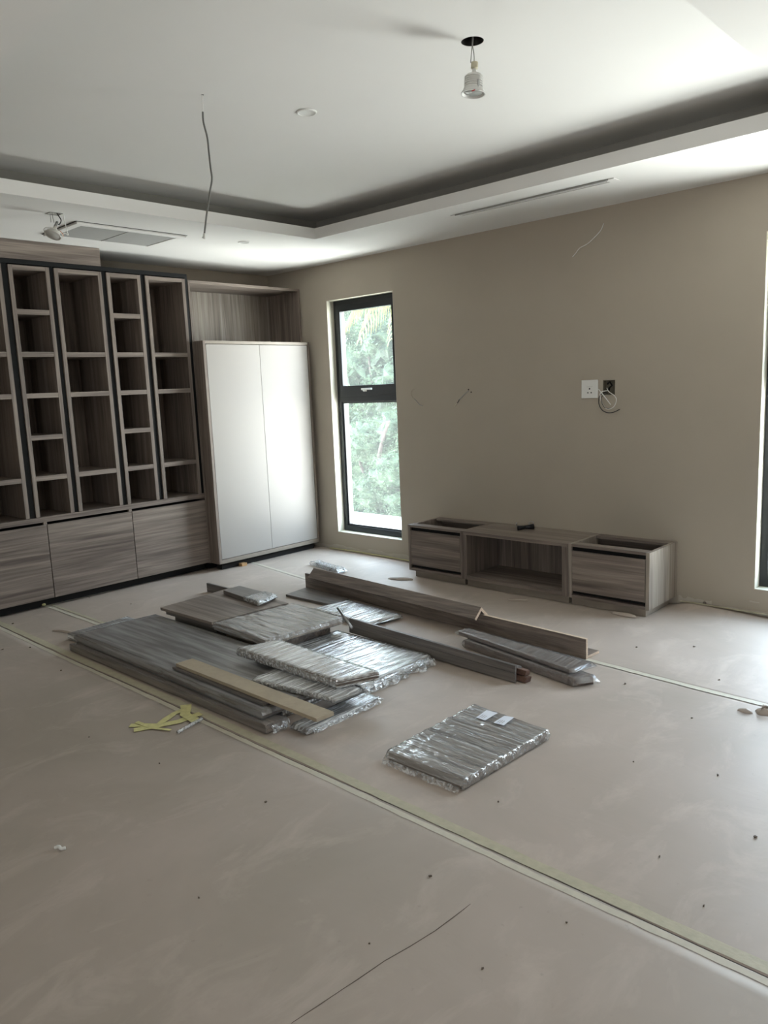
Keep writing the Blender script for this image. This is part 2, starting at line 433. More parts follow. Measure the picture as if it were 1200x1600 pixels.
# left wall, rear wall with the added fill opening, side wall
struct(MB().box(-0.2, 0.0, ROOM_Y-0.2, -0.001, -0.02, 3.05).build('wall_left', WALL), 'taupe wall behind the shelving')
struct(MB().box(ROOM_X, ROOM_X+0.2, ROOM_Y-0.2, -0.001, -0.02, 3.05).build('wall_side', WALL))
rb = MB(); rb.slab([0.001, REAR_FILL[0], REAR_FILL[1], ROOM_X-0.001], [-0.02, REAR_FILL[2], REAR_FILL[3], 3.05], {(1, 1)}, ROOM_Y-0.2, ROOM_Y, lambda u, v, t: (u, t, v))
struct(rb.build('wall_rear', WALL, merge=True))
# small plaster repairs along the foot of the right wall
pl = MB()
def ragged(x0, x1, z0, z1, n=14, seed=1):
    random.seed(seed); y = -0.0015
    top = [(x0+(x1-x0)*i/n, y, z0+(z1-z0)*(0.55+0.45*random.random())) for i in range(n+1)]
    for i in range(n):
        a, b = top[i], top[i+1]
        pl.face((a[0], y, z0), (b[0], y, z0), b, a)
ragged(4.235, 4.46, 0.02, 0.065, seed=2); ragged(4.52, 5.6, 0.0, 0.045, seed=3); ragged(0.50, 2.05, 0.0, 0.055, 30, 4)
ragged(4.70, 4.76, 0.09, 0.10, 5, 6)
struct(pl.build('trim_3', PLASTER), 'raw plaster repair along the foot of the right wall')

# ceiling: soffit with recess, cove around it, raised centre with the lamp hole
RX0, RX1, RY0, RY1 = 1.697, 5.237, -3.898, -0.88
CV = 0.268
ce = MB()
top = lambda u, v, t: (u, v, t)
SX, SY = (1.30, 1.46), (-2.86, -2.76)    # square cut-out for the loose adjustable lamp
sx_, sy_ = 1.387, -2.792
hx0, hx1, hy0, hy1 = sx_-0.030, sx_+0.030, sy_-0.035, sy_+0.035
ce.slab([-0.19, hx0, hx1, RX0, RX1, ROOM_X+0.19], [ROOM_Y-0.19, RY0, hy0, hy1, RY1, 0.19], {(3,1),(3,2),(3,3),(1,2)}, H, H+0.08, top)
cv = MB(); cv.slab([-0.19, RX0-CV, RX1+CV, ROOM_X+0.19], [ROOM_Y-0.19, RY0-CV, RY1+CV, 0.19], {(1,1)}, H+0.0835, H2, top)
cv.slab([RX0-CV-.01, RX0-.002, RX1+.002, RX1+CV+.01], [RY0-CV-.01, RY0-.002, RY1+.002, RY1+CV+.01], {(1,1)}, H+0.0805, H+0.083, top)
struct(cv.build('ceiling_cove', plain('cove_shade_grey', (150,148,142), 0.9, var=0.05), merge=True), 'light cove around the raised ceiling, its shade put into the grey')  # grey puts the cove's shade into its colour
LX, LY, LR = 4.311, -2.357, 0.046
q = 0.08
ce.slab([-0.19, LX-q, LX+q, ROOM_X+0.19], [ROOM_Y-0.19, LY-q, LY+q, 0.19], {(1,1)}, H2+0.0005, 3.10, top)
N = 32
ring = [(LX+LR*math.cos(2*PI*(i+.5)/N), LY+LR*math.sin(2*PI*(i+.5)/N)) for i in range(N)]
def sqp(i):
    a = 2*PI*(i+.5)/N; c, s = math.cos(a), math.sin(a); m_ = max(abs(c), abs(s)); return (LX+q*c/m_, LY+q*s/m_)
for i in range(N):
    j = (i+1) % N; A, B_, C_, D_ = ring[i], ring[j], sqp(j), sqp(i)
    ce.face((*A, H2+.0005), (*B_, H2+.0005), (*C_, H2+.0005), (*D_, H2+.0005))
    ce.face((*A, H2+.0005), (*A, 3.05), (*B_, 3.05), (*B_, H2+.0005))
for sgx in (-1, 1):
    for sgy in (-1, 1):
        a1 = sqp({(1,1):3,(-1,1):12-1,(-1,-1):19,(1,-1):27}[(sgx,sgy)]); 
        k0 = {(1,1):3,(-1,1):11,(-1,-1):19,(1,-1):27}[(sgx,sgy)]
        p0, p1 = sqp(k0), sqp((k0+1) % N)
        ce.face((*p0, H2+.0005), (*p1, H2+.0005), (LX+sgx*q, LY+sgy*q, H2+.0005))
struct(ce.build('ceiling', CEIL), 'white ceiling with a raised centre and shadowed cove')
rf = MB().box(-0.22, ROOM_X+0.22, ROOM_Y-0.22, 0.21, 3.11, 3.3)
struct(rf.build('ceiling_roof_slab', CONCRETE))
# dark sleeve and caps painting the shade inside the two lamp cut-outs
struct(MB().lathe([(LR*.985,2.9215),(LR*.985,3.05)], (LX,LY,0), seg=32).build('ceiling_void', plain('shaded_metal_sleeve', (48,47,44), 0.5, metal=0.3)))
struct(MB().box(LX-0.07, LX+0.07, LY-0.07, LY+0.07, 3.051, 3.06).build('ceiling_void', VOID))
struct(MB().box(hx0-.02, hx1+.02, hy0-.02, hy1+.02, H+0.075, H+0.0795).build('ceiling_void', VOID))

# windows -------------------------------------------------------------
def window(k, a, b):
    y0, y1 = 0.085, 0.165
    r = thing('window_%d' % k, '', 'window', (a, y0, WZ0)); del r['category']; r['kind'] = 'structure'
    r['label'] = ['tall black framed window beside the cupboard', 'black framed window at the right edge'][k-1]
    fwid = 0.052
    f = MB(); f.slab([a+.0045, a+fwid, b-fwid, b-.0045], [WZ0+.0045, WZ0+0.058, 1.437, 1.50, WZ1-fwid, WZ1-.0045], {(1,1),(1,3)}, y0, y1, lambda u, v, t: (u, t, v))
    f.build('window_frame', FRAME, r, bevel=0.002, merge=True)
    # opening sash, upper
    s = MB(); s.slab([a+fwid-.003, a+fwid+0.042, b-fwid-0.042, b-fwid+.003], [1.494, 1.59, WZ1-fwid-0.055, WZ1-fwid+.003], {(1,1)}, y0-0.012, y0+0.045, lambda u, v, t: (u, t, v))
    sash = s.build('sash', FRAME, r, bevel=0.002, merge=True)
    MB().box(a+fwid+0.040, b-fwid-0.040, y0+0.018, y0+0.024, 1.588, WZ1-fwid-0.053).build('pane', GLASS, sash)
    bd = MB(); bd.slab([a+fwid-.003, a+fwid+0.018, b-fwid-0.018, b-fwid+.003], [WZ0+0.055, WZ0+0.072, 1.424, 1.440], {(1,1)}, y0+0.012, y0+0.04, lambda u, v, t: (u, t, v))
    bd.build('glazing_bead', FRAME, r, merge=True)
    MB().box(a+fwid+0.016, b-fwid-0.016, y0+0.022, y0+0.028, WZ0+0.070, 1.426).build('pane', GLASS, r)
    h = MB(); xc = (a+b)/2 - 0.0; yh = y0-0.012
    h.box(xc-0.045, xc-0.012, yh-0.016, yh, 1.530, 1.562); h.box(xc-0.05, xc+0.075, yh-0.040, yh-0.018, 1.545, 1.562)
    h.box(xc-0.04, xc-0.018, yh-0.03, yh-0.01, 1.535, 1.558)
    h.build('handle', WHITE, r, bevel=0.003, label='small white handle')
for k, (a, b) in enumerate(WIN): window(k+1, a, b)

# ================================================================== FLOOR PAPER AND TAPE
def hgt(x, y):
    return 0.0012*noise.noise(Vector((x*1.7, y*2.3, 0.3))) + 0.0005*noise.noise(Vector((x*6, y*6, 2)))
def line2(x):
    P = [(0.0,-0.80),(0.61,-0.867),(1.5,-0.996),(4.3,-1.35),(5.24,-1.405),(8.6,-1.62)]
    for (x0, y0), (x1, y1) in zip(P, P[1:]):
        if x <= x1: return y0+(y1-y0)*(x-x0)/(x1-x0)
    return P[-1][1]
def sheet(x0, x1, ya, yb, nx, ny, m, label, lift=None):
    g = MB()
    def fn(u, v):
        x = x0+(x1-x0)*u; a = ya(x); b = yb(x); y = a+(b-a)*v
        z = hgt(x, y)-0.0006 + (lift(x, y) if lift else 0)
        return (x, y, z)
    g.grid(fn, nx, ny)
    n0 = len(g.v)
    o = g.build('floor_paper', m, smooth=True, loc=(x0, ya(x0), -0.001), merge=True)
    md = o.modifiers.new('thickness', 'SOLIDIFY'); md.thickness = 0.0012; md.offset = -1
    return tag(o, label, 'floor paper')
sheet(0.01, ROOM_X-.01, lambda x: ROOM_Y+.01, lambda x: -3.1675+0.004*math.sin(x*3), 120, 60, PAPER, 'wide beige protection paper covering the near half of the floor')
sheet(0.385, ROOM_X-.01, lambda x: -3.162+0.004*math.sin(x*3), lambda x: line2(x)-.001, 120, 40, PAPER_B, 'beige protection paper under the stacked boards')
def lift(x, y):
    t = max(0, min(1, (y+0.16)/0.13)); s = max(0, min(1, (x-4.22)/0.1))*max(0, min(1, (5.0-x)/0.6))
    t2 = max(0, min(1, (y+0.10)/0.08))*max(0, min(1, (2.1-x)/0.1))*(0.5+0.5*noise.noise(Vector((x*5, 0, 0))))
    return 0.034*t*t*s + 0.012*t2*t2
sheet(0.385, ROOM_X-.01, lambda x: line2(x)+.003, lambda x: -0.012, 160, 40, PAPER_B, 'beige protection paper along the window wall with a lifted edge', lift)

def strip(name, pts, wd, m, label, cat='tape', z=0.0016, jit=0.002, group=None, seg=0.06, up_=0.0, seed=0, parent=None):
    random.seed(seed); P = []
    for (a, b) in zip(pts, pts[1:]):
        L = math.dist(a, b); n = max(1, int(L/seg))
        for i in range(n): P.append((a[0]+(b[0]-a[0])*i/n, a[1]+(b[1]-a[1])*i/n))
    P.append(pts[-1]); g = MB(); L_, R_ = [], []
    for i, p in enumerate(P):
        a, b = P[max(i-1, 0)], P[min(i+1, len(P)-1)]
        d = Vector((b[0]-a[0], b[1]-a[1])).normalized(); nrm = Vector((-d.y, d.x))
        h = hgt(*p)+z+up_*abs(noise.noise(Vector((p[0]*9, p[1]*9, seed))))
        w1 = wd/2+random.uniform(-jit, jit); w2 = wd/2+random.uniform(-jit, jit)
        L_.append((p[0]+nrm.x*w1, p[1]+nrm.y*w1, h)); R_.append((p[0]-nrm.x*w2, p[1]-nrm.y*w2, h))
    for i in range(len(P)-1): g.face(R_[i], R_[i+1], L_[i+1], L_[i])
    o = g.build(name, m, parent=parent, loc=(P[0][0], P[0][1], z) if parent is None else None, merge=True)
    md = o.modifiers.new('thickness', 'SOLIDIFY'); md.thickness = 0.0008; md.offset = 1
    if parent is None: tag(o, label, cat, group)
    return o
seam = [(0.39,-3.164),(1.2,-3.164),(2.0,-3.166),(2.8,-3.160),(3.56,-3.165),(4.2,-3.166),(4.6,-3.170),(5.1,-3.172),(5.6,-3.168),(6.4,-3.166)]
strip('masking_tape', [(x, y+0.029) for x, y in seam], 0.046, TAPE, 'long greenish masking tape strip on the board side of the floor seam', z=0.0022, up_=0.002, seed=3)
strip('masking_tape', [(x, y-0.020) for x, y in seam], 0.026, TAPE_B, 'thin pale masking tape strip on the camera side of the floor seam', z=0.0016, seed=4)
strip('masking_tape', [(0.40,-2.72),(1.30,-2.712)], 0.030, TAPE_B, 'pale tape strip running out from the drawers, nearer of two', z=0.0016, seed=5)
strip('masking_tape', [(0.42,-2.678),(1.30,-2.672)], 0.026, TAPE, 'pale tape strip running out from the drawers, farther of two', z=0.0016, seed=6)
strip('masking_tape', [(0.402,-2.76),(0.400,-2.3),(0.392,-1.7),(0.392,-1.26)], 0.022, TAPE_B, 'pale tape along the floor in front of the drawers', z=0.0018, seed=7)
strip('masking_tape', [(0.50,-0.855),(0.61,-0.867),(1.0,-0.923),(1.5,-0.996),(1.9,-1.046)], 0.030, TAPE_B, 'pale tape from the white cupboard towards the long profile', z=0.0016, seed=8)
strip('masking_tape', [(4.27,-1.346),(4.6,-1.368),(4.95,-1.392),(5.24,-1.405),(6.2,-1.47)], 0.038, TAPE_B, 'pale tape running right from the end of the long profile', z=0.0016, seed=9)
strip('masking_tape', [(0.75,-0.035),(1.2,-0.032),(1.6,-0.040),(2.13,-0.06)], 0.022, YTAPE, 'yellowish tape along the foot of the window wall', z=0.014, up_=0.006, seed=10)
strip('masking_tape', [(4.26,-0.030),(4.6,-0.028),(5.2,-0.028),(5.8,-0.03)], 0.022, TAPE, 'tape on the paper edge right of the low cabinets', z=0.032, up_=0.004, seed=11)
yt = thing('crumpled_tape', 'crumpled yellow masking tape stuck beside the floor seam', 'tape', (3.05, -3.3, 0.001))
for i, (pp, ww, zz) in enumerate([([(2.99,-3.435),(3.09,-3.345),(3.04,-3.22),(3.03,-3.13)], 0.034, .0030), ([(3.055,-3.45),(3.10,-3.36),(3.14,-3.26),(3.15,-3.14)], 0.045, .0044), ([(2.985,-3.40),(3.10,-3.38),(3.20,-3.34)], 0.022, .0060), ([(3.0,-3.13),(3.10,-3.20),(3.22,-3.21)], 0.05, .0074)]):
    strip('tape_strip', pp, ww, YTAPE, '', z=zz, up_=0.003, seed=20+i, parent=yt, jit=0.004)
kn = MB().lathe([(0.0,0),(0.014,0.002),(0.017,0.010),(0.010,0.018),(0.0,0.02)], (0.405,-2.735,0.0035), seg=12)
tag(kn.build('tape_knot', YTAPE, loc=(0.405,-2.735,0.003), smooth=True), 'small yellow tape knot at the foot of the drawers', 'tape')
# twist of clear film next to the yellow tape
tw = MB().tube(smooth_path([(3.26,-3.34,0.012),(3.25,-3.28,0.016),(3.24,-3.22,0.018),(3.235,-3.19,0.020)]), 0.009, 8)
tag(tw.build('plastic_twist', FXS, loc=(3.2,-3.25,0.003), smooth=True), 'twisted scrap of clear film beside the yellow tape', 'plastic')
# long crease in the near paper
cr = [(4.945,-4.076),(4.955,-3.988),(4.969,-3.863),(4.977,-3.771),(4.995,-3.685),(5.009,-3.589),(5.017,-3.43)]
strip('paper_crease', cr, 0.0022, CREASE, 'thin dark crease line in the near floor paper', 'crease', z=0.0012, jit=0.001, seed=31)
# curled tears of paper
def curl(pts, wd, rise, label, seed):
    g = MB(); random.seed(seed); P = smooth_path([(p[0], p[1], 0) for p in pts], 5); n = len(P)-1
    def fn(u, v):
        p = P[min(n, int(round(u*n)))]; d = (P[min(n, int(round(u*n))+1)]-P[max(0, int(round(u*n))-1)]).normalized()
        nr = Vector((-d.y, d.x, 0)); k = math.sin(PI*u)
        return p + nr*wd*(v-0.0) * (0.5+0.5*k) + Vector((0, 0, 0.003+rise*math.sin(PI*v*0.7)*(0.35+0.65*k)))
    g.grid(fn, n, 6)
    o = g.build('torn_paper_curl', PAPER_B, loc=(*pts[0], 0.002), smooth=True)
    md = o.modifiers.new('thickness', 'SOLIDIFY'); md.thickness = 0.0008
    tag(o, label, 'paper')
curl([(5.15,-1.545),(5.19,-1.56),(5.22,-1.545)], 0.035, 0.016, 'small torn curl of floor paper near the right edge', 1)
curl([(5.215,-1.50),(5.245,-1.54),(5.30,-1.52)], 0.06, 0.038, 'larger torn curl of floor paper at the right edge', 2)
curl([(2.075,-0.62),(2.19,-0.60),(2.27,-0.53)], 0.05, 0.020, 'rolled paper curl at the left end of the low cabinets', 3)
curl([(3.97,-0.47),(4.10,-0.49),(4.15,-0.47)], 0.04, 0.018, 'torn paper flap in front of the right low cabinet', 4)
curl([(1.13,-2.99),(1.22,-2.96),(1.36,-2.93)], 0.03, 0.012, 'raised paper flap at the left end of the boards', 5)
curl([(3.24,-0.60),(3.30,-0.57),(3.36,-0.52)], 0.03, 0.010, 'small raised paper fold in front of the open middle cabinet', 6)
# scraps on the floor
SCR = [(4.838,-3.406,.020),(5.548,-2.54,.018),(0.701,-3.084,.020),(1.243,-3.361,.022),(1.355,-3.233,.020),(4.061,-3.457,.018),(4.656,-0.80,.022),(0.475,-2.40,.018),(4.95,-1.22,.016),(4.60,-1.55,.018),(5.02,-1.75,.014),(3.45,-3.55,.010),(2.95,-3.62,.010),(4.35,-3.95,.010),(1.95,-3.30,.014),(5.72,-2.75,.010),(5.3,-2.2,.012),(5.0,-2.3,.010),(4.75,-2.9,.010),(5.35,-2.85,.010),(5.55,-3.0,.010),(5.28,-3.32,.010),(0.95,-2.30,.012),(1.3,-0.60,.012),(3.0,-4.1,.010),(4.9,-3.75,.010),(5.2,-3.62,.012),(4.4,-1.0,.018)]
for i, (x, y, s) in enumerate(SCR):
    g = MB(); random.seed(100+i); k = random.choice((4, 5, 6)); z = hgt(x, y)+0.0012
    pts = [(x+s*0.42*random.uniform(.35, 1)*math.cos(2*PI*j/k+.3), y+s*0.6*random.uniform(.35, 1)*math.sin(2*PI*j/k+.3)) for j in range(k)]
    g.prism(pts, z, [z+0.001+random.random()*0.005 for _ in pts])
    tag(g.build('floor_scrap', SCRAP, loc=(x, y, z)), 'tiny dark scrap of debris lying on the floor paper', 'debris', 'dark scraps on the floor paper')
g = MB(); g.tube(smooth_path([(3.728,-4.128,.008),(3.738,-4.118,.012),(3.752,-4.116,.008),(3.760,-4.104,.009)]), 0.006, 7)
tag(g.build('white_scrap', WHITE, loc=(3.741,-4.118,.002), smooth=True), 'small white twisted scrap on the near left floor', 'debris')

# ================================================================== LEFT WALL JOINERY
BX = 0.484
# drawer base
t = thing('drawer_cabinet', 'long low run of wide wood-grain drawers under the shelving', 'cabinet', (0.25, -2.3, 0))
YL = -3.38
cb = MB(); cb.box(0.02, BX-0.022, YL, -1.262, 0.071, 0.636)
cb.build('carcass', BLACK, t)
MB().box(0.04, BX-0.075, YL, -1.27, 0.0, 0.069).build('plinth', VOID, t)
for y in (-2.674, -1.971): MB().box(BX-0.03, BX-0.006, y-0.022, y+0.004, 0.637, 0.657).build('spacer_block', WY, t)
for a, b in ((YL, -2.677), (-2.671, -1.974), (-1.968, -1.262)):
    MB().box(BX-0.020, BX, a, b, 0.069, 0.637).build('drawer_front', WY, t, bevel=0.001)
# worktop rail on the drawers
tag(MB().box(0.02, BX, YL, -1.262, 0.658, 0.698).build('worktop', WY, loc=(0.25, -2.3, 0.66), bevel=0.001), 'thick wood-grain shelf board between drawers and tall shelves', 'worktop')
# black liner
ln = thing('black_liner', 'black panels lining the gaps around the tall shelf units', 'panel', (0.2, -2.3, 0.70))
MB().box(0.012, BX-0.004, YL, -1.264, 2.546, 2.578).build('top_panel', BLACK, ln)
COLS = [(-3.157,-2.793),(-2.746,-2.449),(-2.413,-2.040),(-1.999,-1.706),(-1.663,-1.290)]
for (a0, b0), (a1, b1) in zip(COLS, COLS[1:]):
    MB().box(0.02, BX-0.012, b0+0.002, a1-0.002, 0.70, 2.545).build('divider_panel', BLACK, ln)
MB().box(0.02, BX-0.004, -1.288, -1.264, 0.70, 2.545).build('divider_panel', BLACK, ln)
MB().box(0.02, BX-0.012, YL, COLS[0][0]-0.002, 0.70, 2.545).build('divider_panel', BLACK, ln)
# tall shelf units
ZB, ZT, TH = 0.700, 2.538, 0.030
LEV = {1: 2.193, 2: 1.888, 3: 1.586, 4: 1.276, 5: 0.970}
def shelf_unit(a, b, levels, label):
    r = thing('shelf_unit', label, 'shelf unit', (0.25, (a+b)/2, ZB), 'tall shelf units on the left wall')
    MB().box(0.03, BX, a, a+TH, ZB, ZT).build('side_panel', WZ, r, bevel=0.001)
    MB().box(0.03, BX, b-TH, b, ZB, ZT).build('side_panel', WZ, r, bevel=0.001)
    MB().box(0.03, BX, a+TH, b-TH, ZT-TH, ZT).build('top_panel', WY, r, bevel=0.001)
    MB().box(0.021, 0.0295, a+0.002, b-0.002, ZB, ZT).build('back_panel', WZ, r)
    for l in levels:
        MB().box(0.03, BX-0.001, a+TH, b-TH, LEV[l], LEV[l]+0.036).build('shelf', WY, r, bevel=0.001)
shelf_unit(*COLS[0], (2,3,5), 'tall wood-grain shelf unit cut off by the left edge')
shelf_unit(*COLS[1], (1,2,3,4,5), 'narrow tall unit of six cubbies, the more left of the two')
shelf_unit(*COLS[2], (2,3,5), 'wide tall open shelf unit between the two six-cubby units')
shelf_unit(*COLS[3], (1,2,3,4,5), 'narrow tall unit of six cubbies, nearer the white cupboard')
shelf_unit(*COLS[4], (2,3,5), 'wide tall open shelf unit closest to the white cupboard')
# wooden fascia box above the shelving
fz = MB(); fz.box(0.012, BX, YL, -2.036, 2.5795, H-0.002)
tag(fz.build('fascia_box', WY, loc=(0.25, -2.7, 2.58), bevel=0.001), 'wood-grain fascia box between the shelf units and the ceiling', 'fascia')
# tall open niche cabinet
nn = thing('open_niche_cabinet', 'tall open wood-grain niche in the corner behind the white cupboard', 'cabinet', (0.25, -0.63, 0.06))
NA, NB = -1.262, -0.014
MB().box(0.025, BX, NA, NA+0.018, 0.06, 2.532).build('side_panel', WZ, nn, bevel=0.001)
MB().box(0.025, BX, NB-0.022, NB, 0.06, 2.532).build('side_panel', WZ, nn, bevel=0.001)
MB().box(0.025, BX, NA+0.018, NB-0.022, 2.508, 2.532).build('top_panel', WY, nn, bevel=0.001)
MB().box(0.012, 0.0245, NA, NB, 0.06, 2.532).build('back_panel', WZL, nn)
MB().box(0.025, BX-0.05, NA+0.018, NB-0.022, 0.06, 0.08).build('bottom_panel', WY, nn)
MB().box(0.06, BX-0.06, NA+0.02, NB-0.03, 0.0, 0.06).build('plinth', VOID, nn)
# white two-door cupboard standing in front of the niche
WF = 0.620; wa, wb, z0, z1 = -1.250, -0.046, 0.062, 2.018
wc = thing('white_cupboard', 'tall cupboard with two plain off-white doors standing before the corner niche', 'cupboard', (0.55, -0.65, 0))
MB().box(0.487, WF, wa, wa+0.026, z0, z1).build('side_panel', WZ, wc, bevel=0.001)
MB().box(0.487, WF, wb-0.022, wb, z0, z1).build('side_panel', WZ, wc, bevel=0.001)
MB().box(0.487, WF, wa+0.026, wb-0.022, z1-0.026, z1).build('top_panel', EDGE_W, wc, bevel=0.001)
MB().box(0.487, WF, wa+0.026, wb-0.022, z0, z0+0.036).build('bottom_panel', EDGE_W, wc, bevel=0.001)
MB().box(0.487, 0.495, wa+0.026, wb-0.022, z0+0.036, z1-0.026).build('back_panel', WZ, wc)
ym = -0.646
MB().box(WF-0.022, WF-0.004, wa+0.032, ym-0.0015, z0+0.040, z1-0.030).build('door', DOORW, wc, bevel=0.0015)
MB().box(WF-0.022, WF-0.004, ym+0.0015, wb-0.026, z0+0.040, z1-0.030).build('door', DOORW, wc, bevel=0.0015)
MB().box(0.50, WF-0.04, wa+0.05, wb-0.05, 0.001, z0).build('plinth', VOID, wc)
tag(MB().box(0.585, 0.635, -1.02, -0.965, 0.002, 0.028).build('timber_block', WOODBLOCK, loc=(0.6,-1,0.0)), 'small timber block under the white cupboard', 'block')

# ================================================================== LOW CABINETS ON THE RIGHT WALL
TY0, TZ = -0.441, 0.437
def low_cab(x0, x1, label, kind):
    r = thing('low_cabinet', label, 'cabinet', ((x0+x1)/2, -0.22, 0), 'low cabinets along the right wall')
    zb = 0.056; T = 0.026
    if kind == 'drawer':
        MB().box(x0, x0+T, TY0, -0.006, zb, TZ).build('side_panel', WZL if x0 > 3 else WZ, r, bevel=0.001)
        MB().box(x1-T, x1, TY0, -0.006, zb, TZ).build('side_panel', WZL if x0 > 3 else WZ, r, bevel=0.001)
        MB().box(x0+T, x1-T, -0.022, -0.008, zb, TZ-0.03).build('back_panel', WX, r)
        MB().box(x0+T, x1-T, TY0, -0.022, zb, zb+0.022).build('bottom_panel', WX, r)
        MB().box(x0+T, x1-T, TY0, TY0+0.085, TZ-0.018, TZ).build('top_rail', WX, r, bevel=0.001)
        MB().box(x0+T, x1-T, -0.095, -0.010, TZ-0.018, TZ).build('top_rail', WX, r, bevel=0.001)
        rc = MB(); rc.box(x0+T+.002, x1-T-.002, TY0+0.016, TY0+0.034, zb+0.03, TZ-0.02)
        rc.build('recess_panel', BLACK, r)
        d = MB().box(x0+T+0.006, x1-T-0.006, TY0-0.002, TY0+0.0155, zb+0.050, TZ-0.046)
        dr = d.build('drawer_front', WX, r, bevel=0.001)
        for xe in (x0+T+0.003, x1-T-0.0055): MB().box(xe, xe+0.0025, TY0-0.003, TY0+0.015, zb+0.050, TZ-0.046).build('edge_band', EDGE_W, dr)
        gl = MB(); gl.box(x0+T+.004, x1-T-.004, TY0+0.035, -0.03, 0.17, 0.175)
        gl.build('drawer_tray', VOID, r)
    else:
        MB().box(x0, x0+0.030, TY0, -0.006, zb, TZ-0.0265).build('side_panel', WZ, r, bevel=0.001)
        MB().box(x1-0.046, x1, TY0, -0.006, zb, TZ-0.0265).build('side_panel', WZ, r, bevel=0.001)
        MB().box(x0, x1, TY0, -0.006, TZ-0.026, TZ).build('top_panel', WX, r, bevel=0.001)
        MB().box(x0+0.030, x1-0.046, -0.022, -0.008, zb, TZ-0.027).build('back_panel', WZ, r)
        MB().box(x0+0.030, x1-0.046, TY0, -0.022, zb, zb+0.034).build('bottom_panel', WX, r, bevel=0.001)
    pl_ = MB(); pl_.box(x0+0.045 if x0 < 2.3 else x0+0.012, x1-0.035 if x1 > 4 else x1-0.008, TY0+0.03, -0.05, 0.002, zb-0.0005)
    pl_.build('plinth', EDGE_W, r)
    return r
low_cab(2.156, 2.722, 'low drawer cabinet nearest the window, open on top', 'drawer')
low_cab(2.7245, 3.633, 'wide open-fronted low cabinet in the middle with a solid top', 'open')
low_cab(3.636, 4.224, 'low drawer cabinet at the right end, open on top', 'drawer')
# clamp lying on the middle cabinet
cl = thing('clamp_tool', 'small black hand clamp lying on the middle low cabinet', 'tool', (3.05, -0.15, TZ))
b1 = MB().tube([(3.068,-0.205,TZ+.019),(3.085,-0.190,TZ+.020),(3.105,-0.165,TZ+.021)], 0.019, 10, 0.015)
b1.build('grip', TOOL, cl, smooth=True)
b2 = MB().tube([(3.100,-0.168,TZ+.021),(3.125,-0.135,TZ+.021),(3.145,-0.105,TZ+.022)], 0.012, 10, 0.021)
b2.build('grip', TOOL, cl, smooth=True)
b3 = MB().tube(smooth_path([(3.125,-0.13,TZ+.034),(3.118,-0.12,TZ+.052),(3.132,-0.11,TZ+.060),(3.146,-0.10,TZ+.050),(3.143,-0.108,TZ+.036)]), 0.003, 6)
MB().tube([(3.05,-0.19,TZ+.036),(3.045,-0.185,TZ+.052),(3.052,-0.18,TZ+.056)], 0.0035, 6).build('lever', METAL, cl, smooth=True)
b3.build('wire_spring', METAL, cl, smooth=True)

# ================================================================== WALL FITTINGS
s = thing('wall_socket', 'square white socket plate with three pin holes on the right wall', 'socket', (3.565, 0, 1.485))
pm = MB().box(3.502, 3.630, -0.010, -0.0005, 1.420, 1.550); pm.build('plate', WHITE, s, bevel=0.002)
ph = MB()
for x, z, r_ in ((3.567,1.487,.006),(3.554,1.459,.005),(3.580,1.459,.005)):
    ph.lathe([(0,0),(r_,0),(r_,0.0012),(0,0.0012)], (x, -0.0100, z), Vector((0,-1,0)), 12)
ph.build('pin_holes', VOID, s)
MB().box(3.545, 3.589, -0.0112, -0.0102, 1.4995, 1.5015).build('marking_line', GREYP, s)
jb = thing('junction_box', 'open metal back box sunk in the wall beside the socket', 'junction box', (3.71, 0.0, 1.49))
j = MB(); j.box(3.6665,3.7565,0.046,0.050,1.4405,1.5425); j.box(3.6665,3.669,0.002,0.046,1.4405,1.5425); j.box(3.754,3.7565,0.002,0.046,1.4405,1.5425); j.box(3.669,3.754,0.002,0.046,1.540,1.5425); j.box(3.669,3.754,0.002,0.046,1.4405,1.443)
j.build('box_shell', plain('dull_zinc', (118,112,98), 0.6, metal=0.4, var=0.25, scale=40), jb)
MB().tube([(3.68,0.04,1.515),(3.70,0.035,1.53),(3.72,0.03,1.505),(3.70,0.03,1.49),(3.69,0.04,1.47)], 0.006, 8).build('conduit_bush', VOID, jb)
cw = thing('coiled_cable', 'coil of thin white and dark wires hanging from the back box', 'cable', (3.71, -0.01, 1.45))
def wire(name, pts, r, m, parent=None, label=None, cat='wire', y=-0.012, wob=0.004, group=None):
    P = [(p[0], (y+wob*math.sin(i*1.7)) if len(p) == 2 else p[1], p[-1]) for i, p in enumerate(pts)]
    g = MB().tube(smooth_path(P), r, 8)
    o = g.build(name, m, parent, loc=P[0] if parent is None else None, smooth=True)
    if label: tag(o, label, cat, group)
    return o
wire('white_wire', [(3.686,0.02,1.488),(3.715,-.008,1.463),(3.763,-.014,1.431),(3.776,-.016,1.399),(3.754,-.014,1.355),(3.706,-.016,1.342),(3.666,-.012,1.383),(3.652,-.014,1.435),(3.66,-.012,1.462),(3.70,0.0,1.470)], 0.0028, WHITE, cw)
wire('white_wire', [(3.640,-.014,1.482),(3.690,-.016,1.425),(3.735,-.018,1.372)], 0.0035, WHITE, cw)
wire('dark_wire', [(3.69,0.01,1.46),(3.650,-.012,1.44),(3.642,-.014,1.384),(3.666,-.016,1.338),(3.706,-.016,1.317),(3.754,-.018,1.318),(3.807,-.026,1.339)], 0.0030, TOOL, cw)
wire('dark_wire', [(3.70,0.01,1.455),(3.665,-.012,1.43),(3.664,-.014,1.39),(3.69,-.016,1.352),(3.72,-.014,1.345),(3.75,-.012,1.352)], 0.0022, TOOL, cw)
wire('wall_wire', [(3.674,2.604),(3.655,2.57),(3.633,2.544),(3.56,2.491),(3.491,2.469),(3.46,2.44),(3.436,2.416)], 0.0032, WHITE, label='thin pale wire hanging high on the right wall under the ceiling')
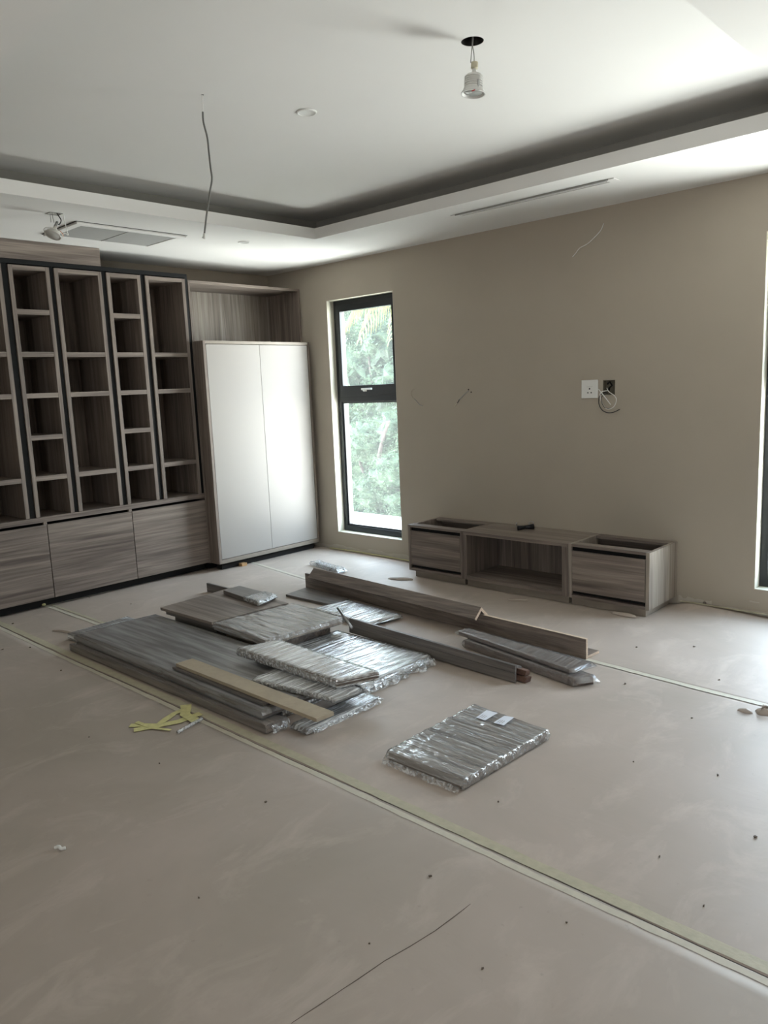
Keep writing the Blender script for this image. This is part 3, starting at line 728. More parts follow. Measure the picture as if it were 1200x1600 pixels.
wd_ = thing('wall_wire', 'short pale wire with dark tip hanging from two holes left of the socket', 'wire', (2.49, -0.01, 1.50))
wire('sheath', [(2.489,1.500),(2.455,1.485),(2.424,1.457),(2.395,1.437)], 0.0035, GREYP, wd_)
wire('dark_tip', [(2.393,1.436),(2.380,1.420),(2.370,1.408)], 0.0032, TOOL, wd_)
wire('bare_end', [(2.370,1.408),(2.352,1.395),(2.339,1.378)], 0.0028, BEIGE, wd_)
dh = MB(); 
for x, z in ((2.481,1.513),(2.507,1.492)): dh.lathe([(0,0),(.006,0),(.006,.001),(0,.001)], (x, -0.0004, z), Vector((0,-1,0)), 10)
dh.build('drill_hole', VOID, wd_)
wl = thing('wall_wire', 'faint curled pale wire beside the window on the right wall', 'wire', (1.92, -0.01, 1.48))
wire('sheath', [(1.919,1.537),(1.890,1.530),(1.876,1.511),(1.880,1.48),(1.894,1.455)], 0.0026, plain('wall_coloured_wire', (172,162,146), 0.6), wl)
wire('sheath', [(1.905,1.452),(1.939,1.419),(1.965,1.399),(2.0,1.393)], 0.0032, GREYP, wl)
fx = MB().lathe([(0,0),(.010,0),(.012,.003),(.006,.004),(0,.004)], (4.415, -0.0005, 0.036), Vector((0,-1,0)), 14)
tag(fx.build('wall_plug', plain('grey_plug', (120,110,100), 0.6), loc=(4.415,0,0.036), smooth=True), 'small round grey plug low on the right wall', 'plug')

# ================================================================== CEILING FITTINGS
# linear slot diffuser
sl = thing('slot_diffuser', 'long white linear slot air diffuser in the soffit', 'air vent', (3.46, -0.62, H))
f = MB(); f.slab([2.86, 2.915, 4.02, 4.075], [-0.665, -0.648, -0.632, -0.618, -0.602, -0.585], {(1,1),(1,3)}, H-0.006, H-0.001, top)
f.build('frame', CEIL, sl, merge=True)
MB().box(2.912, 4.023, -0.650, -0.600, H-0.0009, H-0.0002).build('slot_backing', VOID, sl)
MB().box(2.90, 4.04, -0.668, -0.6655, H-0.010, H-0.001).build('frame_lip', GREYP, sl)
# large return grille
gr = thing('return_air_grille', 'large white framed louvre grille in the soffit', 'air vent', (1.01, -2.19, H))
gx0, gx1, gy0, gy1 = 0.757, 1.270, -2.590, -1.762
f = MB(); f.slab([gx0, gx0+0.055, gx1-0.055, gx1], [gy0, gy0+0.055, gy1-0.055, gy1], {(1,1)}, H-0.016, H-0.001, top)
f.build('frame', CEIL, gr, bevel=0.003, merge=True)
sg = MB().slab([gx0-.007, gx0, gx1, gx1+.007], [gy0-.007, gy0, gy1, gy1+.007], {(1,1)}, H-0.0025, H-0.0008, top); sg.build('painted_shadow_ring', VOID, gr)  # dark ring paints the shadow line around the frame
lv = MB()
x = gx0+0.062
while x < gx1-0.062:
    lv.prism([(x, gy0+0.056), (x+0.007, gy0+0.056), (x+0.007, gy1-0.056), (x, gy1-0.056)], [H-0.013, H-0.009, H-0.009, H-0.013], [H-0.0115, H-0.0075, H-0.0075, H-0.0115]); x += 0.0105
lv.build('louvres', GRILLE, gr)
MB().box(gx0+0.05, gx1-0.05, gy0+0.05, gy1-0.05, H-0.003, H-0.0005).build('backing', plain('grille_filter', (84,84,80), 0.9), gr)
MB().box(gx0+0.056, gx1-0.056, -2.19, -2.184, H-0.0145, H-0.003).build('centre_bar', GRILLE, gr)
# recessed downlights
def downlight(x, y, z, r, label):
    d = thing('recessed_downlight', label, 'ceiling light', (x, y, z))
    m_ = MB().lathe([(r*1.12, 0), (r*1.12, -0.004), (r*0.98, -0.007), (r*0.92, -0.004), (r*0.92, 0)], (x, y, z-0.0006), seg=40); m_.build('trim_ring', WHITE, d, smooth=True)
    m2 = MB().lathe([(r*0.92, -0.0046), (r*0.86, -0.0036), (r*0.5, -0.0014), (0, -0.0010)], (x, y, z-0.0006), Vector((0,0,1)), 40); m2.build('lens', LAMPG, d, smooth=True)
downlight(3.285, -2.345, H2, 0.045, 'round white downlight in the raised ceiling centre')
downlight(1.303, -1.267, H, 0.040, 'round white downlight in the soffit near the corner')
# hanging lamp
hl = thing('hanging_lamp', 'loose spot lamp dangling on twin wires below its ceiling hole', 'ceiling light', (LX, LY, H2))
MB().tube(smooth_path([(LX, LY, 3.048), (LX+.002, LY, 2.95), (LX-.002, LY, 2.905), (LX-.007, LY, 2.87), (LX-.009, LY-.002, 2.842)]), 0.0020, 7).build('supply_wire', GREYP, hl, smooth=True)
MB().tube(smooth_path([(LX+.003, LY+.002, 3.048), (LX+.004, LY+.002, 2.95), (LX+.001, LY, 2.905), (LX+.007, LY, 2.87), (LX+.008, LY-.002, 2.842)]), 0.0020, 7).build('supply_wire', GREYP, hl, smooth=True)
c0 = Vector((LX, LY-0.003, 2.720)); tilt = Vector((0.05, 0.06, 1)).normalized()
MB().lathe([(0,0.122),(0.0135,0.122),(0.0145,0.118),(0.0145,0.100),(0.012,0.097),(0,0.097)], c0, tilt, 20).build('lamp_holder', BEIGE, hl, smooth=False)
MB().lathe([(0.008,0.0965),(0.009,0.082),(0.014,0.078),(0.008,0.077)], c0, tilt, 20).build('neck', LAMPG, hl, smooth=True)
prof = [(0.010,0.077),(0.030,0.074),(0.036,0.069)]
for k in range(5): prof += [(0.0385,0.066-k*.008),(0.0385,0.062-k*.008),(0.036,0.0615-k*.008),(0.036,0.0585-k*.008)]
prof += [(0.040,0.022),(0.043,0.012),(0.050,0.004),(0.0505,0.0),(0.046,0.0),(0.038,0.010),(0.0,0.016)]
MB().lathe(prof, c0, tilt, 40).build('lamp_body', LAMPG, hl)
MB().lathe([(0.0375,0.0085),(0.036,0.006),(0.0,0.0045)], c0, tilt, 32).build('lens', plain('frosted_lens', (165,168,164), 0.25), hl, smooth=True)
rd = MB(); cc = c0+Vector((0.031,-0.039,-0.001)); rd.box(cc.x-.008, cc.x+.008, cc.y-.0008, cc.y+.0008, cc.z-.003, cc.z+.001); rd.build('red_mark', RED, hl)
hb = MB().box(LX+0.036, LX+0.039, LY-0.02, LY+0.008, 2.735, 2.765); hb.build('side_clip', METAL, hl)
# loose adjustable lamp over the shelving
al = thing('adjustable_lamp', 'loose gimbal lamp hanging below a cut-out above the shelving', 'ceiling light', (1.387, -2.79, H))
def ft(n, pts, r, m): return MB().tube(smooth_path(pts), r, 7).build(n, m, al, smooth=True)
AX = 1.39
ft('spring_arm', [(AX,-2.735,H+.01),(AX,-2.728,2.66),(AX,-2.718,2.608),(AX,-2.712,2.594)], 0.0028, WHITE)
ft('spring_arm', [(AX,-2.718,2.594),(AX,-2.733,2.603),(AX,-2.748,2.598),(AX,-2.756,2.585)], 0.0028, WHITE)
ft('spring_arm', [(AX,-2.818,H+.01),(AX,-2.818,2.66)], 0.0020, GREYP)
ft('spring_arm', [(AX,-2.806,H+.01),(AX,-2.800,2.66)], 0.0020, GREYP)
ft('black_cable', [(AX,-2.79,H+.03),(AX,-2.765,2.705),(AX,-2.752,2.68),(AX,-2.765,2.655),(AX,-2.785,2.655),(AX,-2.800,2.640)], 0.0035, TOOL)
ax = Vector((-0.15, 0.43, 0.84)).normalized(); cL = Vector((AX+0.012, -2.822, 2.580))
MB().lathe([(0,0.066),(0.010,0.066),(0.012,0.05),(0.020,0.042),(0.038,0.024),(0.047,0.004),(0.052,0.0),(0.048,-0.002),(0.043,0.002),(0,0.012)], cL, ax, 32).build('lamp_body', plain('translucent_white_plastic', (214,212,204), 0.3), al, smooth=True)
MB().lathe([(0.043,0.004),(0.040,-0.001),(0,-0.003)], cL, ax, 28).build('lens', LAMPG, al, smooth=True)
MB().lathe([(0.056,0.002),(0.0585,0.0),(0.056,-0.002),(0.0535,0.0)], cL+ax*0.016, ax, 36, closed=True).build('gimbal_ring', WHITE, al, smooth=True)
MB().lathe([(0,0.10),(0.008,0.10),(0.010,0.085),(0.008,0.067),(0,0.067)], cL, ax, 14).build('lamp_holder', METAL, al, smooth=True)
ft('copper_wire', [(AX+.02,-2.776,2.612),(AX+.03,-2.768,2.595),(AX+.03,-2.762,2.575)], 0.0022, plain('orange_wire', (214,150,110), 0.5))
cpl = MB().slab([hx0-.006,hx0,hx1,hx1+.006],[hy0-.006,hy0,hy1,hy1+.006],{(1,1)},H-.0025,H-.0004,top); cpl.build('cut_out_edge', GREYP, al)
# free cable in the raised ceiling
cc = thing('ceiling_cable', 'long grey cable hanging bare from the raised ceiling', 'cable', (3.144, -2.86, H2))
pp = [(-2.864,2.845),(-2.864,2.80),(-2.849,2.736),(-2.846,2.67),(-2.843,2.605),(-2.840,2.554),(-2.857,2.495),(-2.870,2.44),(-2.884,2.391),(-2.905,2.30)]
MB().tube(smooth_path([(3.144, a, b) for a, b in pp]), 0.0042, 10).build('sheath', plain('dark_grey_sheath', (104,104,100), 0.5), cc, smooth=True)
MB().tube(smooth_path([(3.144,-2.860,H2+.003),(3.144,-2.861,2.885),(3.144,-2.864,2.846)]), 0.0032, 8).build('inner_wire', WHITE, cc, smooth=True)
MB().tube([(3.144,-2.905,2.302),(3.146,-2.908,2.288),(3.143,-2.911,2.279)], 0.006, 8, 0.009).build('taped_end', LAMPG, cc, smooth=True)
MB().lathe([(0,0),(0.006,0),(0.006,-0.0008),(0,-0.0008)], (3.144,-2.858,H2), Vector((0,0,1)), 12).build('drill_hole', VOID, cc)

# ================================================================== BOARDS, PROFILES AND WRAPPED PANELS ON THE FLOOR
def lerp2(a, b, t): return (a[0]+(b[0]-a[0])*t, a[1]+(b[1]-a[1])*t)
def wrap_mesh(q, z0, z1, off=0.004, amp=0.003, ends=(0.03, 0.03), along=0, dens=45, seed=0, freq=(5, 40), floor_=None):
    """film wound round a panel. q = [p0,p1,p2,p3]; along=0: the tube axis runs p0->p1 (and p3->p2), along=1: p1->p2"""
    if along: q = [q[1], q[2], q[3], q[0]]
    p0, p1, p2, p3 = q
    L = math.dist(p0, p1); W = math.dist(p0, p3); Hh = z1-z0
    nu = max(8, int(L*dens)); nw = max(6, int(W*dens)); nh = 3
    ring = []      # (s across 0..1, zt 0..1, normal across, normal z)
    for i in range(nw+1): ring.append((i/nw, 1.0, 0, 1))
    for i in range(1, nh): ring.append((1.0, 1-i/nh, 1, 0))
    for i in range(nw+1): ring.append((1-i/nw, 0.0, 0, -1))
    for i in range(1, nh): ring.append((0.0, i/nh, -1, 0))
    g = MB(); n0 = 0; K = len(ring); e0, e1 = ends
    ts = [-e0/L] + [-e0*0.35/L] + [i/nu for i in range(nu+1)] + [1+e1*0.35/L] + [1+e1/L]
    lo = z0 if floor_ is None else floor_
    for t in ts:
        A = lerp2(p0, p1, t); B = lerp2(p3, p2, t); shrink = 0
        if t < 0: shrink = (-t*L/e0)
        elif t > 1: shrink = ((t-1)*L/e1)
        for (s, zt, nx, nz) in ring:
            P = lerp2(A, B, s)
            wv = (Vector((B[0]-A[0], B[1]-A[1])).normalized())
            c = Vector((P[0]*freq[0], P[1]*freq[1], seed)) if not isinstance(freq, str) else Vector(P)
            d = noise.noise(Vector((P[0]*freq[0]+seed, P[1]*freq[1], zt*3+seed)))*amp + noise.noise(Vector((P[0]*30, P[1]*30, zt*6+seed)))*amp*0.5
            o_ = off + d
            if shrink > 0: o_ += noise.noise(Vector((P[0]*40, P[1]*40, zt*9+seed)))*0.008
            z = z0+Hh*zt + nz*o_*(1 if nz > 0 else 0.15)
            zm = z0+Hh*0.35
            z = z+(zm-z)*min(1, shrink)*0.75
            x = P[0]+wv.x*nx*max(o_, .001); y = P[1]+wv.y*nx*max(o_, .001)
            if abs(nz) and (s == 0 or s == 1):
                x += wv.x*(1 if s == 1 else -1)*off*0.6; y += wv.y*(1 if s == 1 else -1)*off*0.6
            g.v.append((x, y, max(z, lo-0.0)))
    for i in range(len(ts)-1):
        for k in range(K):
            a = i*K+k; b = i*K+(k+1) % K
            g.f.append((a, b, b+K, a+K))
    # closing seams at both ends
    return g
def panel(q, z0, z1, m): return MB().prism(q, z0, z1)
def ctr(q, z): return (sum(p[0] for p in q)/4, sum(p[1] for p in q)/4, z)
def bundle(label, q, z0, z1, wm, fm, name='wrapped_board', group=None, inset=0.0, layers=1, **kw):
    r = thing(name, label, 'panel', ctr(q, z0), group)
    if layers == 1:
        MB().prism(q, z0+.001, z1).build('board', wm, r, bevel=0.0015)
    else:
        h = (z1-z0)/layers
        for k in range(layers):
            random.seed(k+3); dx, dy = random.uniform(-.004,.004), random.uniform(-.003,.003)
            MB().prism([(p[0]+dx, p[1]+dy) for p in q], z0+.001+k*h, z0+(k+1)*h-0.0008).build('board', wm, r, bevel=0.001)
    g = wrap_mesh(q, z0+.001, z1, **kw)
    g.build('plastic_film', fm, r, smooth=True)
    return r
def tail(parent, P0, P1, depth, z, seed, m=None, n=(26, 8), amp=0.02, drop=True):
    """crumpled loose film along the edge P0-P1, sticking out by depth"""
    d = Vector((P1[0]-P0[0], P1[1]-P0[1])); nr = Vector((d.y, -d.x)).normalized()
    g = MB()
    def fn(u, v):
        p = Vector(P0)+d*u + nr*(depth*v*(0.65+0.5*noise.noise(Vector((u*7, seed, 0)))))
        zz = z*(1-v*0.85) + amp*(noise.noise(Vector((p.x*28, p.y*28, seed+v*2)))*0.9+0.1)*math.sin(PI*min(1, v*0.9+.05))
        return (p.x+0.006*noise.noise(Vector((p.y*40, v*5, seed))), p.y, max(0.003, zz))
    g.grid(fn, *n)
    return g.build('loose_film', m or FXS, parent, smooth=False)

# big long board at the camera side and the large panel on it
P1 = [(1.643,-3.100),(3.590,-3.082),(3.600,-2.965),(1.648,-3.030)]
o = bundle('long grey wrapped board at the front of the pile, lowest one', P1, 0.002, 0.046, WX, film('thin_clear_film', 'x', 0.05, 0.25, 1.35, 0.25), name='wrapped_board', amp=0.0015, dens=20, ends=(0.006,0.004), off=0.002)
tail(o, (3.600,-3.06), (3.604,-2.955), 0.03, 0.038, 3)
P2b = [(1.400,-3.000),(3.52,-2.925),(3.50,-2.52),(1.372,-2.56)]
bundle('bluish wrapped board sticking out left under the large grey panel', P2b, 0.002, 0.043, WXD, film('bluish_film', 'x', 0.35, 0.2, 1.5, 0.3), name='wrapped_board', amp=0.001, dens=12, ends=(0.006,0.006), off=0.001)
P2 = [(1.610,-3.052),(3.535,-3.060),(3.545,-2.492),(1.640,-2.492)]
bundle('largest grey panel in hazy film with the bare strip lying on it', P2, 0.048, 0.090, wood('muted_grey_laminate', 'x', (94,88,84), (106,99,94), (118,110,104), 0.5), film('hazy_film', 'x', 0.12, 0.15, 1.7, 0.32, 0.3), amp=0.0012, dens=22, ends=(0.006,0.010), off=0.001)
# bare strip plus a darker one beneath
tag(MB().prism([(2.700,-3.014),(3.50,-3.024),(3.50,-2.935),(2.71,-2.915)], 0.0955, 0.107).build('timber_strip', WXD, loc=(3.1,-2.97,.095), bevel=0.001), 'thin grey strip sandwiched under the bare fibreboard strip', 'board')
tag(MB().prism([(2.716,-3.000),(3.861,-3.006),(3.869,-2.908),(2.722,-2.898)], 0.1085, 0.126).build('fibreboard_strip', MDF, loc=(3.3,-2.95,.108), bevel=0.001), 'bare tan fibreboard strip lying across the front of the pile', 'board')
# low bluish wrapped panel at the right corner
P10 = [(3.640,-2.962),(3.750,-2.960),(3.752,-2.488),(3.640,-2.486)]
o = bundle('low dark panel in bluish film at the near right corner of the pile', P10, 0.002, 0.024, WXD, film('bluish_film_b', 'y', 0.28, 0.8, 1.7, 0.18), amp=0.002, dens=50, along=1, ends=(0.02,0.02), off=0.003)
tail(o, (3.752,-2.94), (3.756,-2.50), 0.022, 0.02, 4, amp=0.012)
# two silver wrapped packs
P9 = [(3.232,-2.872),(3.728,-2.790),(3.742,-2.628),(3.206,-2.706)]
o = bundle('thin shiny wrapped pack wedged below the bright wrapped pack', P9, 0.0935, 0.116, WXD, FY, amp=0.004, dens=60, ends=(0.02,0.03), freq=(34,6))
P8 = [(2.884,-2.712),(3.677,-2.707),(3.761,-2.500),(2.965,-2.482)]
bundle('bright wrapped pack of thin boards on top of the pile', P8, 0.122, 0.165, WY, FY, layers=5, amp=0.002, dens=50, ends=(0.012,0.002), freq=(34,6), off=0.003)
# large silver panel in the middle
P11 = [(2.810,-2.470),(3.600,-2.478),(3.590,-1.905),(2.815,-1.900)]
o = bundle('large shiny wrapped panel flat on the floor between pile and dark profile', P11, 0.002, 0.040, WXD, FY, amp=0.002, dens=46, ends=(0.01,0.03), freq=(30,5))
tail(o, (3.605,-2.475), (3.60,-1.915), 0.075, 0.040, 6, n=(60,10), amp=0.03)
# wrapped wrinkled panel and the bare boards left of it
P7 = [(2.300,-2.465),(2.842,-2.484),(2.884,-1.909),(2.370,-1.878)]
tag(MB().prism([(2.37,-2.43),(2.79,-2.43),(2.79,-1.93),(2.40,-1.93)], 0.002, 0.094).build('board_stack', WX, loc=(2.55,-2.2,0)), 'brown boards just beneath the wrinkled wrapped panel', 'board')
bundle('wrinkled wrapped panel beside the bare brown boards', P7, 0.097, 0.140, WXL, film('wrinkled_film', 'x', 0.18, 1.0, 1.7, 0.18, 0.8, 0.018), amp=0.006, dens=105, ends=(0.015,0.015), freq=(6,24), off=0.004)
P4 = [(1.682,-2.474),(2.272,-2.464),(2.332,-1.883),(1.645,-1.861)]
tag(MB().prism(P4, 0.121, 0.140).build('brown_board', WX, loc=ctr(P4, .12), bevel=0.001), 'bare brown board topmost left of the wrinkled panel', 'board')
tag(MB().prism([(1.730,-2.462),(2.268,-2.452),(2.315,-1.91),(1.70,-1.90)], 0.098, 0.1195).build('brown_board', WXD, loc=(2,-2.2,.098), bevel=0.001), 'dark board directly under the bare brown board', 'board')
tag(MB().prism([(1.82,-2.45),(2.285,-2.44),(2.31,-1.95),(1.80,-1.96)], 0.002, 0.0965).build('board_stack', WXD, loc=(2.05,-2.2,0), bevel=0.001), 'dark stacked boards at the bottom left below the brown board', 'board')
P5 = [(1.760,-2.010),(2.225,-2.062),(2.178,-1.872),(1.752,-1.862)]
o = thing('narrow_board', 'small narrow panel with a film wrapped end on the brown board', 'panel', ctr(P5, .141))
MB().prism(P5, 0.1415, 0.170).build('board', WXD, o, bevel=0.001)
wrap_mesh([(2.05,-2.043),(2.225,-2.062),(2.178,-1.872),(2.05,-1.869)], 0.1425, 0.170, ends=(0.004,0.03), amp=0.005, dens=80, seed=4).build('plastic_film', FXS, o, smooth=True)
# dark end of a profile behind
o = thing('angle_profile', 'short dark angle profile poking out behind the brown boards', 'profile', (1.1,-1.70,0))
sd_ = Vector((0, 1, 0))
MB().extrude([(0,0),(0.016,0),(0.016,0.070),(0,0.070)], (1.13,-1.735,0.002), (1.95,-1.735,0.002), sd_).build('upright', WXD, o, bevel=0.001)
MB().extrude([(0.0165,0),(0.09,0),(0.09,0.016),(0.0165,0.016)], (1.15,-1.735,0.002), (1.95,-1.735,0.002), sd_).build('flange', WXD, o, bevel=0.001)
# thin board and silver panel beneath the long profile
tag(MB().prism([(1.788,-1.465),(2.28,-1.455),(2.28,-1.262),(1.757,-1.228)], 0.002, 0.020).build('grey_board', WXD, loc=(1.98,-1.35,0), bevel=0.001), 'thin grey board under the left end of the long profile', 'board')
P19 = [(2.300,-1.632),(2.836,-1.668),(2.889,-1.382),(2.330,-1.335)]
bundle('shiny wrapped panel beyond the wrinkled panel beside the long profile', P19, 0.002, 0.032, WXD, FY, amp=0.002, dens=50, freq=(30,5))
# long L profile with an upturned angle hat on it
def line_frame(a, b):
    d = (Vector(b)-Vector(a)).normalized(); return Vector((-d.y, d.x, 0)).normalized()
A0, A1 = (1.705,-1.190,0.002), (4.268,-1.350,0.002); sd_ = line_frame(A0, A1)
o = thing('angle_profile', 'longest brown L-shaped profile standing on edge along the back of the pile', 'profile', (3.0,-1.27,0))
MB().extrude([(0,0),(0.018,0),(0.018,0.117),(0,0.117)], A0, A1, sd_).build('upright', WX, o, bevel=0.0008)
MB().extrude([(0.0182,0),(0.135,0),(0.135,0.017),(0.0182,0.017)], A0, A1, sd_).build('flange', WX, o, bevel=0.0008)
d_ = (Vector(A1)-Vector(A0)).normalized()
e = MB(); E0 = Vector(A1)+d_*0.0002; E1 = Vector(A1)+d_*0.0016
e.extrude([(0.001,0.001),(0.017,0.001),(0.017,0.116),(0.001,0.116)], E0, E1, sd_); e.extrude([(0.019,0.001),(0.134,0.001),(0.134,0.016),(0.019,0.016)], E0, E1, sd_)
e.build('raw_end', CHIP, o, label='bare chipboard end')
te = MB().extrude([(0.001,0.1172),(0.017,0.1172),(0.017,0.1184),(0.001,0.1184)], Vector(A0)+d_*1.83, Vector(A1), sd_); te.build('raw_edge', plain('pale_raw_edge', (214,196,172), .8, var=.1, scale=60), o, label='pale bare top edge')
B0, B1 = (1.800,-1.178,0.172), (3.523,-1.312,0.172); sd_ = line_frame(B0, B1)
h = 0.064; tt = 0.018
o = thing('angle_profile', 'roof-shaped brown angle profile riding on the long upright profile', 'profile', (2.6,-1.25,0.12))
nl = [(0,0),(-h,-h),(-h+tt*.707,-h-tt*.707),(0.0,-tt*1.414)]; nr_ = [(0.0004,0),(0.0004,-tt*1.414),(h-tt*.707,-h-tt*.707),(h,-h)]
MB().extrude(nl, B0, B1, sd_).build('near_leg', WX, o, bevel=0.0008)
MB().extrude(nr_, B0, B1, sd_).build('far_leg', WX, o, bevel=0.0008)
dB = (Vector(B1)-Vector(B0)).normalized(); e = MB(); e.extrude([(p[0]*.97, p[1]*.97-.0008) for p in nl], Vector(B1)+dB*.0003, Vector(B1)+dB*.0015, sd_); e.extrude([(p[0]*.97+.001, p[1]*.97-.0008) for p in nr_], Vector(B1)+dB*.0003, Vector(B1)+dB*.0015, sd_)
e.build('raw_end', CHIP, o, label='bare chipboard end')
# dark grooved profile in the middle
C0, C1 = (2.870,-1.840,0.022), (4.150,-1.882,0.002); sd_ = line_frame(C0, C1)
o = thing('grooved_profile', 'dark grey grooved profile lying between shiny panel and wrapped bars', 'profile', (3.5,-1.83,0))
MB().extrude([(0,0),(0.012,0),(0.012,0.050),(0,0.052)], C0, C1, sd_).build('lower_face', WXD, o, bevel=0.0008)
MB().extrude([(0.003,0.0525),(0.012,0.0525),(0.018,0.094),(0.004,0.094)], C0, C1, sd_).build('upper_face', WXD, o, bevel=0.0008)
MB().extrude([(0.018,0.078),(0.060,0.064),(0.060,0.076),(0.018,0.092)], C0, C1, sd_).build('top_flange', WXD, o, bevel=0.0008)
dC = (Vector(C1)-Vector(C0)).normalized()
e = MB(); e.extrude([(0.030,0.004),(0.075,0.000),(0.085,0.024),(0.040,0.030)], Vector(C1)-dC*0.9, Vector(C1)+dC*.045, sd_); e.extrude([(0.048,0.034),(0.085,0.028),(0.095,0.052),(0.058,0.058)], Vector(C1)-dC*0.9, Vector(C1)+dC*.030, sd_)
e.build('brown_core', BROWN, o, label='brown board core showing at the end')
# black round bar leaning at its left end
bar = MB().tube([(2.772,-1.838,0.166),(2.950,-1.890,0.078)], 0.009, 14)
tag(bar.build('metal_bar', METAL, loc=(2.86,-1.84,.09), smooth=True), 'short shiny dark metal bar propped on the grooved profile', 'bar')
# two long wrapped bars at the right
P17 = [(3.600,-1.592),(4.410,-1.745),(4.475,-1.650),(3.625,-1.490)]
bundle('lower wrapped bar right of the grooved profile, resting on the floor', P17, 0.002, 0.048, WXB, film('bar_film', 'y', 0.09, 0.7, 1.6, 0.2), name='wrapped_bar', amp=0.003, dens=55, ends=(0.02,0.035), freq=(20,12))
P16 = [(3.526,-1.552),(4.370,-1.712),(4.412,-1.556),(3.540,-1.472)]
o = bundle('upper wrapped bar crossing the lower one next to the long profile', P16, 0.054, 0.077, WXB, film('bar_film_b', 'y', 0.10, 0.7, 1.6, 0.2), name='wrapped_bar', amp=0.003, dens=55, ends=(0.03,0.03), freq=(20,12))
# separate wrapped pack in front
P18 = [(4.204,-2.915),(4.598,-2.908),(4.624,-2.340),(4.209,-2.315)]
o = bundle('wrapped pack of panels lying alone in front with two white labels', P18, 0.002, 0.045, WXL, film('pack_film', 'x', 0.19, 1.0, 1.8, 0.16, 0.8, 0.018), amp=0.0065, dens=115, along=1, ends=(0.022,0.012), freq=(4,26), off=0.004)
tail(o, (4.204,-2.945), (4.60,-2.942), 0.018, 0.026, 8, n=(40,6), amp=0.01)
tail(o, (4.24,-2.315), (4.204,-2.60), 0.012, 0.03, 9, n=(30,5), amp=0.01)
for q_ in ([(4.312,-2.441),(4.362,-2.442),(4.361,-2.342),(4.302,-2.346)], [(4.405,-2.439),(4.457,-2.433),(4.447,-2.336),(4.402,-2.347)]):
    lb = MB().prism(q_, 0.0550, 0.0555).build('paper_label', LABELW, o, label='white paper label')
    tx = MB()
    for r_ in range(3):
        for k in range(5):
            u0 = 0.2+0.2*r_; v0 = 0.12+0.07*k
            pa = lerp2(lerp2(q_[0], q_[1], u0), lerp2(q_[3], q_[2], u0), v0); pb = lerp2(lerp2(q_[0], q_[1], u0+.06+.06*((k*3+r_) % 2)), lerp2(q_[3], q_[2], u0+.06), v0+.045)
            tx.box(min(pa[0],pb[0]), max(pa[0],pb[0]), min(pa[1],pb[1]), max(pa[1],pb[1]), 0.0556, 0.0558)
    tx.build('printed_lines', GREYP, lb)
# wrapped fitting near the window
o = thing('wrapped_fitting', 'bagged metal drawer fitting on the floor near the window', 'fitting', (1.38,-0.64,0))
MB().tube([(1.17,-0.60,.020),(1.45,-0.665,.020)], 0.013, 8).build('rail', METAL, o)
g = MB(); g.box(1.20,1.24,-.625,-.59,.005,.038); g.box(1.44,1.50,-.69,-.655,.004,.030); g.tube([(1.47,-.66,.02),(1.56,-.64,.012)],.007,7); g.tube([(1.47,-.68,.02),(1.54,-.71,.012)],.007,7)
g.build('bracket', TOOL, o)
wrap_mesh([(1.14,-.63),(1.58,-.735),(1.60,-.65),(1.16,-.56)], 0.003, 0.036, amp=0.008, dens=40, ends=(.03,.04), seed=5).build('plastic_bag', FXS, o)

# ================================================================== OUTSIDE THE WINDOW
pr = MB().box(-3.4, 1.2, 1.62, 2.02, -1.2, -0.06)
tag(pr.build('white_parapet', TERR, loc=(-1.1, 1.8, -1.2), bevel=0.01), 'sunlit white parapet seen through the bottom of the window', 'parapet')
def tree(label, cx, cy, blobs, m, nleaf, ls, seed, branches, group='trees outside the window'):
    r = thing('leafy_tree', label, 'tree', (cx, cy, -3.0), group)
    random.seed(seed); g = MB()
    tot = sum(b[3]**2 for b in blobs)
    for (bx, by, bz, br_) in blobs:
        for _ in range(int(nleaf*br_*br_/tot)):
            d = Vector((random.gauss(0,1), random.gauss(0,1), random.gauss(0,1))).normalized()
            rr = br_*(0.72+0.33*random.random()+0.22*noise.noise(d*2.3+Vector((bx, by, seed))))
            p = Vector((bx, by, bz)) + Vector((d.x*rr, d.y*rr*0.85, d.z*rr*0.8))
            a = Vector((random.uniform(-1,1), random.uniform(-1,1), random.uniform(-.9,.3))).normalized()
            b_ = a.cross(Vector((random.uniform(-1,1), random.uniform(-1,1), random.uniform(.2,1)))).normalized()
            L = ls*random.uniform(.7,1.3); W = L*0.22
            g.face(p, p+a*L*.5+b_*W, p+a*L, p+a*L*.5-b_*W)
    for (bx, by, bz, br_) in blobs:      # dense inner mass of each bough
        n0 = len(g.v); nu, nv = 22, 14
        def fn(u, v):
            th = 2*PI*u; ph = PI*v
            d = Vector((math.cos(th)*math.sin(ph), math.sin(th)*math.sin(ph), math.cos(ph)))
            rr = br_*(0.78+0.35*noise.noise(d*3.1+Vector((bx, by, bz)))+0.18*noise.noise(d*9+Vector((bz, bx, by))))
            return Vector((bx, by, bz))+Vector((d.x*rr, d.y*rr*.85, d.z*rr*.8))
        g.grid(fn, nu, nv)
    g.build('foliage', m, r)
    for bpts, r0, r1 in branches:
        MB().tube(smooth_path(bpts, 5), r0, 9, r1).build('branch', BARK, r, smooth=True)
struct(MB().box(-16, 0.9, 2.3, 20, -3.15, -3.0).build('light_block_ground', plain('light_block_green', (62,74,46), 0.9, var=0.3, scale=6)), 'unseen ground added below the trees to block light from below')  # added out of view so less upward light reaches the trees
